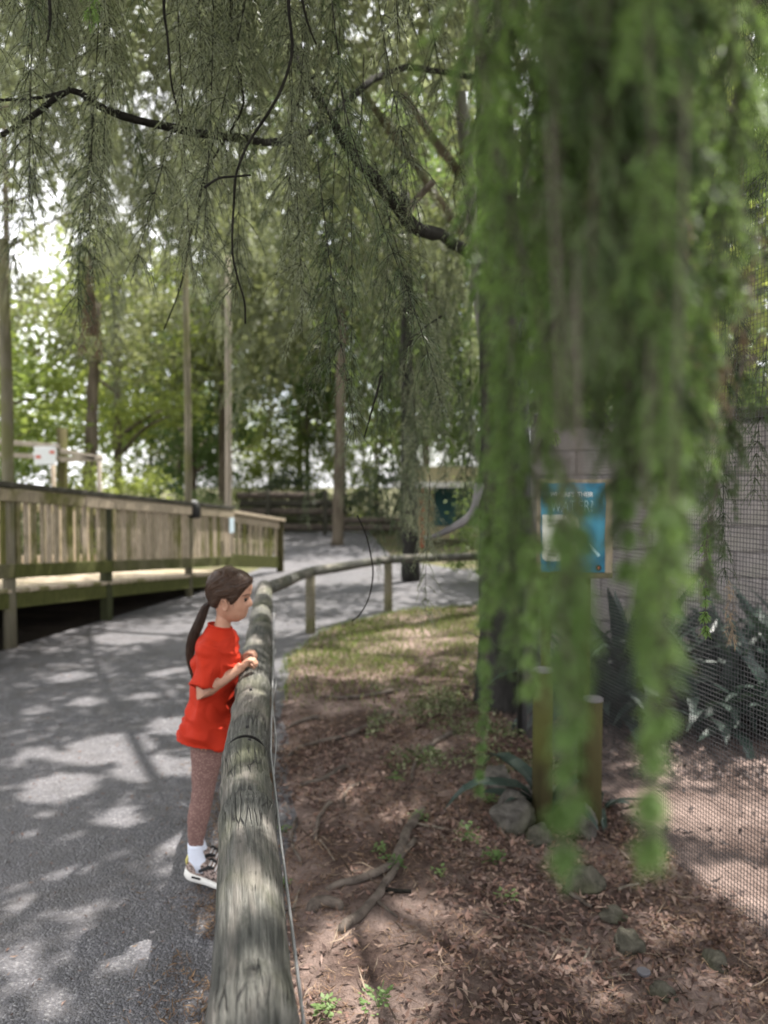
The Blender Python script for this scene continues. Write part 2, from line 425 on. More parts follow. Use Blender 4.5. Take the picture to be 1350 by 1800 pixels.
c0 = Vector((railx(5.74) + .02, 5.80, .74)); c1 = Vector((-.75, 7.8, .635)); c2 = Vector((.05, 9.2, .62)); c3 = Vector((1.5, 9.9, .60))
for a, b, sd in ((c0, c1, 1), (c1, c2, 3), (c2, c3, 4)):
    d = (b - a).normalized() * .01
    log(a + d, b - d, .052, .048, n=18, seg=30, seed=sd)
def post(x, y, top, r=.055, name='post', mat='log', parent=fence, z0=-.15):
    mb = MB(); mb.tube([(x, y, z0), (x, y, top * .3), (x, y, top * .7), (x, y, top)], [r * 1.05, r, r, r * .97], 16, True, rough=.04, seed=x * 9)
    return mb.build(name, M[mat], parent, True)
for (x, y, tp) in ((railx(2.15), 2.15, AX - .066), (railx(.15), .15, AX - .068), (railx(4.0), 4.0, AX - .066), (railx(5.7), 5.7, AX - .066), (c1.x, c1.y, .59), (c2.x, c2.y, .575), (c3.x, c3.y, .56)):
    pass; post(x, y, tp, .055 if y < 6 else .05, mat='log' if y < 6 else 'pole')
M['rot'] = m_plain('joint_shade', (.009, .008, .007), .95, .4, 60)  # near-black colour of the disk that paints the shade in the rail joint
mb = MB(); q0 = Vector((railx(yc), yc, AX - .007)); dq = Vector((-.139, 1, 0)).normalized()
mb.tube([q0 - dq * .004, q0 + dq * .001], [.0545, .0565], 30); mb.build('joint_shade_disk', M['rot'], fence)
for (y, dx) in ((2.09, .012), (2.215, .004), (2.62, .0)):      # nail heads on the logs
    mb = MB(); z = AX + (.0615 if y < 2.15 else .0585)
    mb.tube([(railx(y) + dx, y, z - .006), (railx(y) + dx, y, z + .003)], .005, 8); mb.build('nail', M['iron'], fence)
# thin wire stapled along the right hand side of the logs
pts = []
for i in range(90):
    y = .3 + i * .05; r = .0625 if y < 2.15 else .064
    a = .15 + .25 * mnoise.noise(Vector((y * 1.6, 1, 0)))
    pts.append((railx(y) + (r + .006) * math.cos(a) + .004, y, AX + (r + .004) * math.sin(a)))
mb = MB(); mb.tube(pts, .0028, 6)
pts2 = [(p[0] + .008 + .006 * math.sin(p[1] * 9), p[1], p[2] - .012 + .014 * math.sin(p[1] * 5.3)) for p in pts if 2.0 < p[1] < 3.6]
mb.tube(pts2, .002, 6)
tag(mb.build('wire', M['wire_grey'], None, True), 'thin grey wire strung along the right side of the near log rail', 'wire')

# ------------------------------------------------------------------ boardwalk on the left
A0 = Vector((-3.44, 7.1, 0)); Dd = Vector((.249, .9685, 0)); Nn = Vector((-.9685, .249, 0))
def bz(s): return lerp(.53, .255, (s) / 3.6)
def BW(s, off=0, h=0): return A0 + Dd * s + Nn * off + Vector((0, 0, bz(s) + h))
bw = empty('boardwalk', (A0.x, A0.y, 0), 'raised mossy timber boardwalk ramp with picket railing on the left of the path', 'boardwalk')
S0, S1 = -2.2, 4.62
mb = MB(); mb.beam(BW(S0, .03, -.085), BW(S1, .03, -.085), .05, .145, bev=.004); mb.build('rim_beam', M['board_moss'], bw)
mb = MB(); mb.beam(BW(S0, 2.1, -.085), BW(S1, 2.1, -.085), .05, .145, bev=.004); mb.build('rim_beam', M['board_moss'], bw)
pk = int((S1 - S0) / .142)
for i in range(pk):
    s = S0 + .07 + i * .142; mb = MB()
    mb.beam(BW(s, -.01, .006), BW(s, 2.16, .006), .134, .034, bev=.003, jit=.002); mb.build('deck_plank', M['board_pale'], bw)
for hh, hgt, mt in ((.19, .13, 'board_moss'), (.89, .115, 'board')):
    cuts = [S0, -.02, 1.52, 3.40, S1] if hh < .5 else [S0, 1.05, 3.36, S1]
    for a, b in zip(cuts[:-1], cuts[1:]):
        mat = M['board_pale'] if (hh > .5 and 1 < a < 3) else M[mt]
        mb = MB(); mb.beam(BW(a + .004, -.028, hh), BW(b - .004, -.028, hh), .034, hgt, bev=.004, jit=.002); mb.build('rail_board', mat, bw)
mb = MB(); mb.beam(BW(S0, .03, .985), BW(S1, .03, .985), .17, .05, bev=.006); mb.build('handrail', M['rail_dark'], bw)
for s, tall in ((-1.5, 0), (0, 3.76), (1.5, 0), (3.36, 4.9), (4.58, 4.9)):
    b = BW(s, .04)
    if tall:
        mb = MB(); r = .055 if s == 0 else .05
        mb.tube([(b.x, b.y, -.1), (b.x, b.y, 1), (b.x + .01, b.y, 2.4), (b.x + (.02 if s > 4 else -.01), b.y, tall)], [r * 1.1, r, r * .95, r * .85], 12, True, rough=.05, seed=s)
        mb.build('pole', M['pole'] if s < 4 else M['pole_pale'], bw, True)
    else:
        mb = MB(); mb.beam((b.x, b.y, -.1), (b.x, b.y, b.z + .955), .1, .1, up=tuple(Dd), bev=.006); mb.build('post', M['rail_dark'], bw)
    b2 = BW(s, 2.05); mb = MB(); mb.beam((b2.x, b2.y, -.1), (b2.x, b2.y, b2.z + .9), .1, .1, up=tuple(Dd), bev=.006); mb.build('post', M['board'], bw)
mb = MB(); mb.beam(BW(1.62, -.075, .5), BW(1.62, -.075, .86), .0, .0) if False else None
i = 0; s = S0 + .05
while s < S1 - .05:
    wdt = random.choice((.045, .05, .06, .07)) if s < 1.4 else random.choice((.075, .085, .09))
    if s > 3.4: wdt = .09
    h0, h1 = .135 + random.uniform(-.02, .02), .91
    mb = MB(); t = random.uniform(-.006, .006)
    mb.beam(BW(s, .008, h0), BW(s + t, .008, h1), wdt, .022, up=tuple(Nn), jit=.002)
    mb.build('picket', M['board'] if random.random() < .45 else M['board_pale'], bw)
    s += wdt + (random.uniform(.045, .065) if s < 1.6 else random.uniform(.018, .034))
# back railing, simple
for hh in (.2, .88):
    mb = MB(); mb.beam(BW(S0, 2.0, hh), BW(S1, 2.0, hh), .034, .1, bev=.004); mb.build('rail_board', M['board_pale'], bw)
s = S0 + .05
while s < S1:
    mb = MB(); mb.beam(BW(s, 1.97, .17), BW(s, 1.97, .88), .09, .02, up=tuple(Nn)); mb.build('picket', M['board_pale'], bw); s += .30
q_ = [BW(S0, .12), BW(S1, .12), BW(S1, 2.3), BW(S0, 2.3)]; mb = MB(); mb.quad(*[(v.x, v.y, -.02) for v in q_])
M['shade_soil'] = m_soil('shade_soil', (.012, .010, .009), (.04, .032, .027), (.05, .04, .03)); tag(mb.build('deck_shade', M['shade_soil']), 'soil under the boardwalk with its shade painted in dark', None, None, 'structure')  # near-black colour paints the deck's shade onto the soil
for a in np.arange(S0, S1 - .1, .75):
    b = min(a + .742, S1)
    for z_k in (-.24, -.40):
        mb = MB(); mb.beam(BW(a, 2.13, z_k), BW(b, 2.13, z_k), .03, .155, jit=.003); mb.build('shade_board', M['rail_dark'], bw)  # boards added at the back to keep light from under the deck
# lower railing bay beyond the boardwalk
gr = empty('low_railing', (-2.36, 11.6, 0), 'short lower railing bay of pale pickets beyond the end of the boardwalk', 'railing')
ga, gb2 = Vector((-2.34, 11.68, 0)), Vector((-1.80, 13.3, 0))
def GR(t, z): p = ga.lerp(gb2, t); return Vector((p.x, p.y, z - t * .2))
mb = MB(); mb.beam(GR(0, 1.10), GR(1.05, 1.10), .14, .05, bev=.006); mb.build('handrail', M['board_pale'], gr)
mb = MB(); mb.beam(GR(0, 1.0), GR(1, 1.0), .035, .1, bev=.004); mb.build('rail_board', M['board_pale'], gr)
mb = MB(); mb.beam(GR(0, .36), GR(1, .36), .035, .2, bev=.004); mb.build('rail_board', M['board_moss'], gr)
for k in range(9):
    t = .06 + k * .105; mb = MB(); mb.beam(GR(t, .3), GR(t + random.uniform(-.01, .01), .98), random.uniform(.06, .1), .02, up=(-.95, .3, 0)); mb.build('picket', M['board'], gr)
mb = MB(); mb.beam((gb2.x, gb2.y, -.1), (gb2.x, gb2.y, .92), .11, .11, up=(0, 1, 0), bev=.006); mb.build('post', M['post_yellow'], gr)
# little things on the boardwalk railing
p = BW(3.36, -.06, .96)
t = empty('bag', p, 'small black bag with pale top hung over the boardwalk handrail', 'bag')
mb = MB(); mb.loft([[p + Vector((dx * k1, dy * k1, z)) for dx, dy in ((-.06, -.035), (.06, -.035), (.075, .03), (-.075, .03))] for z, k1 in ((-.17, .7), (-.14, 1), (-.02, .95), (.03, .6))]); mb.build('pouch', M['iron'], t, True)
M['pale'] = m_plain('pale_paint', (.62, .6, .6), .6, .1, 20)
mb = MB(); mb.box(p + Vector((0, 0, .05)), (.07, .05, .045), None, .01); mb.build('lid', M['pale'], t)
p = BW(4.45, -.075, .72); M['notice'] = m_plain('notice_paper', (.5, .6, .66), .5, .08, 10)
mb = MB(); mb.beam(p - Vector((0, 0, .11)), p + Vector((0, 0, .11)), .15, .012, up=tuple(Nn), bev=.002)
tag(mb.build('notice', M['notice']), 'pale blue notice plate fixed to the far end of the boardwalk railing', 'sign')

# ------------------------------------------------------------------ far left timber frame
tf = empty('timber_frame', P(105, 860, 13.5) * 1, 'open timber frame fence with thick yellowish post behind the boardwalk', 'frame')
def FP(px, py, Y=13.5): return P(px, py, Y)
def vpost(px0, px1, ytop, mat, par, Y=13.5, name='post'):
    c = FP((px0 + px1) / 2, ytop, Y); r = (px1 - px0) / F * Y / 2
    mb = MB(); mb.tube([(c.x, c.y, -.06), (c.x, c.y, c.z * .5), (c.x, c.y, c.z)], [r * 1.03, r, r * .97], 12, True, rough=.05, seed=px0); mb.build(name, M[mat], par, True)
vpost(100, 118, 753, 'post_yellow', tf); vpost(89, 97, 800, 'board_pale', tf, 13.7); vpost(170, 178, 800, 'pole_pale', tf, 13.6)
for (x0, y0, x1, y1) in ((-60, 772, 106, 785), (-60, 795, 106, 805), (106, 792, 180, 808), (106, 808, 168, 806)):
    mb = MB(); mb.beam(FP(x0, y0, 13.42), FP(x1, y1, 13.42), .06, .085, bev=.006); mb.build('rail', M['pole_pale'], tf)
c = FP(79, 801, 13.3); st = empty('sign', c, 'white square sign with small red marks on the timber frame', 'sign')
M['white'] = m_plain('white_board', (.62, .64, .66), .6, .06, 8); M['redmark'] = m_plain('red_paint', (.5, .1, .06), .6, .1)
mb = MB(); mb.box(c, (.37, .02, .31), None, .003); mb.build('panel', M['white'], st)
for dx, dz in ((-.11, -.02), (.13, .06)):
    mb = MB(); mb.box(c + Vector((dx, -.014, dz)), (.09, .004, .05)); mb.build('mark', M['redmark'], st)

# ------------------------------------------------------------------ log wall and shelter far behind
lw = empty('log_wall', (-3.0, 23, 0), 'dark low retaining wall of horizontal logs at the far end of the path', 'wall')
for k in range(5):
    z = .22 + k * .235; x0, x1 = -4.4 + .1 * random.random(), (-1.55 if k < 4 else -2.2) + .12 * random.random()
    mb = MB(); mb.tube([(x0, 23 + .03 * (k % 2), z), ((x0 + x1) / 2, 23.02, z + .01), (x1, 23 + .03 * (k % 2), z)], .112, 10, True, rough=.08, seed=k)
    mb.build('log', M['rail_dark'] if k % 2 else M['root'], lw, True)
for x in (-3.45, -1.75):
    post(x, 22.85, 1.35, .07, 'post', 'rail_dark', lw)
for k in range(2):
    mb = MB(); mb.tube([(-1.5, 23.1, .2 + .22 * k), (-.4, 23.1, .2 + .22 * k), (.9, 23.0, .2 + .22 * k)], .1, 10, True, rough=.08, seed=k + 9)
    mb.build('log', M['root'], lw, True)
sh = empty('shelter', (1.6, 19.5, 0), 'open pale shelter with orange posts and white roof edge behind the weeping branches', 'shelter')
M['orange'] = m_plain('orange_post', (.34, .10, .045), .7, .25, 6); M['cream'] = m_plain('cream_wall', (.42, .36, .22), .8, .15, 5)
M['teal'] = m_plain('teal_panel', (.03, .09, .10), .6, .2, 5); M['fascia'] = m_plain('white_fascia', (.5, .48, .46), .6, .1, 5)
mb = MB(); mb.box((2.6, 21.5, 1.0), (4.2, .12, 2.0), None, .01); mb.build('wall', M['cream'], sh)
mb = MB(); mb.box((2.0, 21.42, .9), (1.2, .05, 1.1), None, .01); mb.build('panel', M['teal'], sh)
mb = MB(); mb.box((2.45, 20.3, 1.50), (4.4, 2.8, .10), None, .01); mb.build('roof', M['board'], sh)
mb = MB(); mb.box((2.45, 18.87, 1.50), (4.45, .05, .14), None, .004); mb.build('fascia', M['fascia'], sh)
for x in (.62, .95, 4.3):
    mb = MB(); mb.beam((x, 19.1, -.06), (x, 19.1, 1.44), .17 if x < .9 else .08, .16, up=(0, 1, 0), bev=.01); mb.build('post', M['orange'], sh)

# ------------------------------------------------------------------ wire mesh enclosure on the right
fx0, fx1 = Vector((fencex(4.55), 4.55, 0)), Vector((fencex(.9), .9, 0))
Fd = (fx1 - fx0).normalized(); FL = (fx1 - fx0).length
av = empty('mesh_fence', fx0, 'tall dark wire mesh fence of the enclosure on the right', 'fence')
mv = []
wr = .0014; sp = .0165; HT = 3.6
V = []; Fc = []
def bar(a, b, r):
    d = (b - a).normalized(); u = d.orthogonal().normalized() * r; v = d.cross(u)
    n = len(V)
    for p in (a, b):
        for k in range(3):
            an = 2 * math.pi * k / 3; V.append(p + u * math.cos(an) + v * math.sin(an))
    for k in range(3):
        k2 = (k + 1) % 3; Fc.append((n + k, n + k2, n + 3 + k2, n + 3 + k))
for i in range(int(FL / sp) + 1):
    p = fx0 + Fd * (i * sp); bar(p + Vector((0, 0, -.05)), p + Vector((0, 0, HT)), wr)
for i in range(int(HT / sp) + 1):
    z = .005 + i * sp; off = Vector((Fd.y, -Fd.x, 0)) * .0022
    bar(fx0 + off + Vector((0, 0, z)), fx1 + off + Vector((0, 0, z)), wr)
o = link('wire_mesh', np_mesh('wire_mesh', np.array([tuple(v) for v in V]), np.array(Fc), M['wire']), av); tag(o, kind='stuff')
for a, b, r in ((0, HT, .03),):
    mb = MB(); mb.tube([fx0 + Vector((0, .03, -.1)), fx0 + Vector((0, .03, HT + .05))], r, 10); mb.build('post', M['iron'], av, True)
    q = fx1; mb = MB(); mb.tube([q + Vector((0, -.03, -.1)), q + Vector((0, -.03, HT + .05))], r, 10); mb.build('post', M['iron'], av, True)
mb = MB(); mb.tube([fx0 + Vector((0, 0, HT + .02)), fx1 + Vector((0, 0, HT + .02))], .02, 8); mb.build('top_rail', M['iron'], av, True)
# block wall at the back of the enclosure
wa, wb = Vector((1.25, 6.6, 0)), Vector((5.2, 5.1, 0)); wd = (wb - wa).normalized(); wn = Vector((wd.y, -wd.x, 0))
bwall = empty('block_wall', wa, 'pale concrete block wall with dark coping at the back of the enclosure', 'wall')
mb = MB(); mb.beam(wa + wn * -.05 + Vector((0, 0, 1.0)), wb + wn * -.05 + Vector((0, 0, 1.0)), .16, 2.06); mb.build('mortar', M['mortar'], bwall)
bme = MB(); bme.box((0, 0, 0), (.392, .1, .192), None, .006); bmesh_ = bme.mesh('block'); bmesh_.materials.append(M['block'])
rot = math.atan2(wd.y, wd.x)
for r_ in range(10):
    k = 0; x = .2 if r_ % 2 else 0
    while x < 4.1:
        o = link('block', bmesh_, bwall, wa + wd * (x + .2) + wn * (.032 + random.uniform(0, .004)) + Vector((0, 0, .1 + r_ * .2))); o.rotation_euler = (0, 0, rot); x += .4
mb = MB(); mb.beam(wa + Vector((0, 0, 2.07)), wb + Vector((0, 0, 2.07)), .3, .09, bev=.01); mb.build('coping', M['rail_dark'], bwall)

# ------------------------------------------------------------------ sign
SY = 3.4
sg = empty('sign', (P(1005, 900, SY).x, SY, 0), 'blue sign asking about water on short timber posts in front of the mesh fence', 'sign')
M['sign_blue'] = None
t = NT('sign_blue'); f = t.noise(t.mapv(), 5.5, 4, .55, 1.0)
M['sign_blue'] = t.fin(t.ramp(f, [(.3, (.008, .07, .12)), (.5, (.012, .15, .25)), (.72, (.06, .28, .38))]), .35, None, .5)
M['sign_cream'] = m_plain('sign_cream', (.62, .62, .54), .4, .05, 6); M['sign_white'] = m_plain('sign_white', (.78, .82, .82), .4, .03)
M['sign_ink'] = m_plain('sign_ink', (.045, .05, .045), .5, .1); M['sign_ice'] = m_plain('sign_ice', (.45, .68, .74), .4, .1)
def sp_(px, py, dy=0.0): q = P(px, py, SY); return Vector((q.x, SY + dy, q.z))
def panel(px0, py0, px1, py1, dy, th, mat, name, par=sg, bev=.002):
    a, b = sp_(px0, py0), sp_(px1, py1); mb = MB()
    mb.box(((a.x + b.x) / 2, SY + dy, (a.z + b.z) / 2), (abs(b.x - a.x), th, abs(b.z - a.z)), None, bev); return mb.build(name, mat, par)
panel(951, 849, 1064, 1006, 0, .006, M['sign_blue'], 'panel')
panel(945, 843, 1074, 1012, .019, .03, M['board'], 'backing_board', bev=.004)
panel(1064.6, 843, 1076, 1012, -.002, .012, M['board'], 'frame_strip', bev=.003)
panel(945, 1006.6, 1076, 1016, -.006, .02, M['board_moss'], 'frame_strip', bev=.003)
# speech shaped cream panel with a bite taken out of its right side
prof = [(953, 905), (1004, 905), (1012, 907), (1016, 912), (1017, 926), (1015, 932), (1006, 933), (999, 938), (998, 944), (1004, 950), (1011, 955), (1014, 961), (1014, 971), (1010, 981), (1003, 986), (960, 986), (954, 982), (952.4, 976)]
bm = bmesh.new(); vs = [bm.verts.new(sp_(x, y, -.0055)) for x, y in prof]; fc = bm.faces.new(vs)
ex = bmesh.ops.extrude_face_region(bm, geom=[fc]); [setattr(v, 'co', v.co + Vector((0, .0021, 0))) for v in ex['geom'] if isinstance(v, bmesh.types.BMVert)]
bmesh.ops.recalc_face_normals(bm, faces=bm.faces[:])
me = bpy.data.meshes.new('text_panel'); bm.to_mesh(me); bm.free(); me.materials.append(M['sign_cream']); link('text_panel', me, sg)
def text(s, px, py, hpx, mat, dy=-.0072, xs=1.0, name='lettering', track=1.0, bold=0.0):
    cu = bpy.data.curves.new('t', 'FONT'); cu.body = s; cu.extrude = .0006; cu.size = 1; cu.space_character = track; cu.offset = bold; cu.resolution_u = 3
    ob = bpy.data.objects.new('t', cu); COL.objects.link(ob); dg = bpy.context.evaluated_depsgraph_get(); dg.update()
    me = bpy.data.meshes.new_from_object(ob.evaluated_get(dg)); bpy.data.objects.remove(ob); bpy.data.curves.remove(cu)
    k = hpx / .72 * SY / F
    q = sp_(px, py)
    for v in me.vertices: v.co = Vector((q.x + v.co.x * k * xs, SY + dy + v.co.z * .5, q.z + v.co.y * k))
    me.materials.clear(); me.materials.append(mat); return link(name, me, sg)
text("WHERE'S THEIR", 966, 873, 8, M['sign_white'], xs=.98, bold=.02)
text("WATER?", 966, 899, 20, M['sign_ice'], xs=.70, track=1.08)
for i, s in enumerate(("They may coat", "with it, boat back", "", "", "", "are second,", "their water for", "their animal", "friends.")):
    if s: text(s, 962.5, 917.5 + i * 7.4, 4.6, M['sign_ink'], xs=.78 if len(s) > 15 else .9, dy=-.0072)
mb = MB(); mb.tube([sp_(1033, 955, -.005), sp_(1042, 966, -.005), sp_(1052, 977, -.005)], [.0025, .005, .007], 8); mb.build('mark', M['sign_ice'], sg)
mb = MB(); q = sp_(1051, 998); mb.tube([q + Vector((0, -.003, 0)), q + Vector((0, -.0065, 0))], .0135, 20); mb.build('emblem', M['iron'], sg)
mb = MB(); mb.tube([q + Vector((0, -.0066, 0)), q + Vector((0, -.008, 0))], .004, 12); mb.build('emblem', M['redmark'], sg)
def spost(px, ytop, r, y, mat, name):
    q = P(px, ytop, y); mb = MB()
    mb.tube([(q.x, y, -.1), (q.x, y, q.z * .5), (q.x, y, q.z - .006), (q.x, y, q.z)], [r * 1.03, r, r, r * .93], 16, True, rough=.05, seed=px)
    mb.build(name, M[mat], sg, True)
spost(961, 905, .022, SY + .06, 'post_yellow', 'post'); spost(1028, 905, .026, SY + .07, 'post_yellow', 'post')
for nm, px, yt, lb in (('stump', 955, 1175, 'taller square cut mossy stump beside the left post of the blue sign'), ('stump', 1042, 1226, 'shorter yellowish timber stump below the right edge of the blue sign')):
    q = P(px, yt, 3.36); r = .045 if px < 1000 else .043
    t = empty(nm, (q.x, 3.36, 0), lb, 'stump')
    mb = MB(); mb.tube([(q.x, 3.36, -.1), (q.x, 3.36, q.z * .5), (q.x, 3.36, q.z - .012)], [r * 1.05, r, r], 16, True, rough=.05, seed=px); mb.build('shaft', M['post_yellow'], t, True)
    mb = MB(); mb.tube([(q.x, 3.36, q.z - .012), (q.x, 3.36, q.z)], [r * 1.06, r * 1.03], 16); mb.build('cap', M['bark_grey'], t, False)

# ------------------------------------------------------------------ rocks, sticks, roots
def rock(px, py, wpx, hk, label, mat='rock', seed=0, sink=.3):
    sink += .12; wpx *= .96
    g = G(px, py); sc = wpx / F * g.y; bm = bmesh.new(); bmesh.ops.create_icosphere(bm, subdivisions=4, radius=.5)
    for v in bm.verts:
        n = v.co.normalized(); q = n * 1.3 + Vector((seed * 3.1, 0, 0))
        d = 1 + .35 * mnoise.noise(q) + .16 * mnoise.noise(q * 2.3) + .06 * mnoise.noise(q * 6) + .03 * mnoise.noise(q * 14)
        cell = mnoise.cell_vector(q * 1.5); d -= .10 * abs(cell.x - .5)
        v.co = Vector((n.x * d * .5 * sc, n.y * d * .42 * sc, n.z * d * .5 * sc * hk))
    me = bpy.data.meshes.new('rock'); bm.to_mesh(me); bm.free()
    me.polygons.foreach_set('use_smooth', [True] * len(me.polygons)); me.materials.append(M[mat])
    o = link('rock', me, None, (g.x, g.y + .1 * sc, Hh(g.x, g.y) + sc * hk * (.5 - sink))); o.rotation_euler = (0, 0, seed)
    tag(o, label, 'rock', 'rocks edging the bed')
rock(905, 1462, 95, .9, 'large grey brown rock under the broad leaved plant', 'rock_grey', 1, .15)
rock(872, 1398, 70, .8, 'whitish grey rock behind the drooping pale leaf', 'rock_grey', 2, .2)
rock(955, 1420, 70, .7, 'grey rock in the shade right behind the broad leaved plant', 'rock_grey', 9, .2)
rock(915, 1455, 55, .5, 'small flat grey rock below the largest rock', 'rock_grey', 3, .3)
rock(948, 1490, 60, .8, 'brownish rock half covered by the hanging green sprig', 'rock', 4, .25)
rock(1030, 1478, 45, 1.8, 'upright pale yellowish stone between green sprig and mesh fence', 'rock_grey', 5, .2)
rock(1030, 1580, 78, .62, 'rounded dark mossy boulder at the foot of the hanging sprig', 'rock', 6, .2)
rock(1078, 1624, 56, .5, 'low brown rock just right of the mossy boulder', 'rock', 7, .3)
rock(1108, 1682, 62, .85, 'mossy olive rock in the middle of the leaf litter', 'rock', 8, .25)
rock(1262, 1706, 58, .6, 'brown rock nearest the mesh fence', 'rock', 11, .3)
rock(1166, 1766, 50, .7, 'dark rock nearest the camera beside the round cap', 'rock', 12, .25)
g = G(1131, 1727); mb = MB(); z = Hh(g.x, g.y) + .012
mb.tube([(g.x, g.y, z), (g.x, g.y, z + .008), (g.x, g.y, z + .010)], [.021, .021, .018], 20)
tag(mb.build('cap', m_plain('grey_cap', (.11, .105, .115), .5, .1)), 'small round dark grey cap lying in the leaf litter', 'cap')
def crawl(name, pts, r0, r1, label, cat, mat='root', lift=.5, n=8, parent=None, group=None):
    c = curve_pts([(*G(x, y).xy, 0) for x, y in pts], 26); out = []; rad = []
    for i, p in enumerate(c):
        t = i / 26; r = lerp(r0, r1, t) * (1 + .18 * mnoise.noise(Vector((p.x * 14, p.y * 14, 2))))
        e = min(t, 1 - t); dip = 1.2 * r * (1 - min(1, e / .08)) if name == 'exposed_root' else 0
        out.append((p.x + .01 * mnoise.noise(p * 9), p.y, Hh(p.x, p.y) + r * lift - dip + .006)); rad.append(r)
    mb = MB(); mb.tube(out, rad, n, True, rough=.12, seed=pts[0][0])
    return tag(mb.build(name, M[mat], None, True), label, cat, group)
RG = 'exposed tree roots in the bed'
crawl('exposed_root', [(745, 1425), (715, 1475), (690, 1530), (640, 1560), (575, 1575)], .024, .012, 'long grey root sweeping down to the left through the leaf litter', 'root', group=RG)
crawl('exposed_root', [(728, 1480), (690, 1545), (650, 1610), (598, 1650)], .014, .018, 'root forking off the long grey root and ending in a cut stub', 'root', group=RG)
crawl('exposed_root', [(545, 1612), (570, 1602), (600, 1606)], .022, .018, 'short dark root stub left of the forked root', 'root', group=RG)
crawl('exposed_root', [(612, 1356), (570, 1378), (525, 1388)], .016, .010, 'dark slanting root close to the log rail', 'root', group=RG)
crawl('exposed_root', [(585, 1415), (562, 1445), (554, 1490)], .012, .008, 'thin pale root curving down near the log rail', 'root', group=RG)
crawl('exposed_root', [(700, 1222), (640, 1232), (560, 1230)], .02, .008, 'dark thin root lying across the far bare soil', 'root', group=RG)
crawl('exposed_root', [(640, 1385), (610, 1400), (604, 1425)], .010, .008, 'short dark root beside the thin pale root', 'root', group=RG)
crawl('exposed_root', [(560, 1270), (530, 1277), (500, 1285)], .019, .006, 'dark root tip poking out beside the rail above the slanting root', 'root', group=RG)
crawl('exposed_root', [(690, 1255), (620, 1300), (540, 1318), (492, 1345)], .019, .007, 'long thin root crossing the far litter towards the rail', 'root', group=RG)
crawl('exposed_root', [(800, 1290), (740, 1340), (722, 1385)], .019, .007, 'pale root coming out of the ground cover in front of the trunk', 'root', group=RG)
crawl('exposed_root', [(520, 1440), (512, 1490), (530, 1530)], .009, .006, 'thin root hugging the foot of the log rail', 'root', group=RG)
SG = 'dry sticks on the ground'
crawl('stick', [(848, 1620), (940, 1650), (1000, 1672), (1030, 1690)], .0035, .004, 'long pale stick lying in the middle of the leaf litter', 'stick', 'twig_pale', .9, 6, group=SG)
crawl('stick', [(1035, 1685), (1020, 1716)], .005, .004, 'short stub of stick at the end of the long pale stick', 'stick', 'twig_pale', .9, 6, group=SG)
crawl('stick', [(1025, 1708), (1060, 1706), (1092, 1695)], .005, .003, 'bent brown stick below the long pale stick', 'stick', 'twig_pale', .9, 6, group=SG)
crawl('stick', [(1062, 1736), (1112, 1728)], .0035, .003, 'thin stick pointing at the round cap', 'stick', 'twig_pale', .9, 6, group=SG)
crawl('stick', [(732, 1457), (784, 1470)], .006, .005, 'straight tan stick leaning off the long root', 'stick', 'twig_pale', 1.4, 6, group=SG)
crawl('stick', [(660, 1600), (700, 1624)], .008, .005, 'stout brown stick right of the root stub', 'stick', 'root', .9, 6, group=SG)
crawl('stick', [(678, 1577), (722, 1580)], .009, .007, 'dark stick lying level above the stout brown stick', 'stick', 'twig', .9, 6, group=SG)
crawl('stick', [(562, 1490), (590, 1528)], .004, .003, 'thin reddish stick beside the bare soil patch', 'stick', 'twig_pale', .9, 6, group=SG)
crawl('stick', [(515, 1610), (525, 1575)], .006, .004, 'short upright looking stick near the log rail', 'stick', 'twig_pale', .9, 6, group=SG)
crawl('stick', [(1085, 1580), (1125, 1566)], .007, .005, 'pale stick right of the mossy boulder', 'stick', 'twig_pale', .9, 6, group=SG)
crawl('stick', [(1000, 1590), (1040, 1612)], .009, .007, 'thick dark stick below the mossy boulder', 'stick', 'root', .9, 6, group=SG)
crawl('stick', [(870, 1465), (900, 1492)], .006, .004, 'slanting stick below the largest rock', 'stick', 'twig_pale', .9, 6, group=SG)

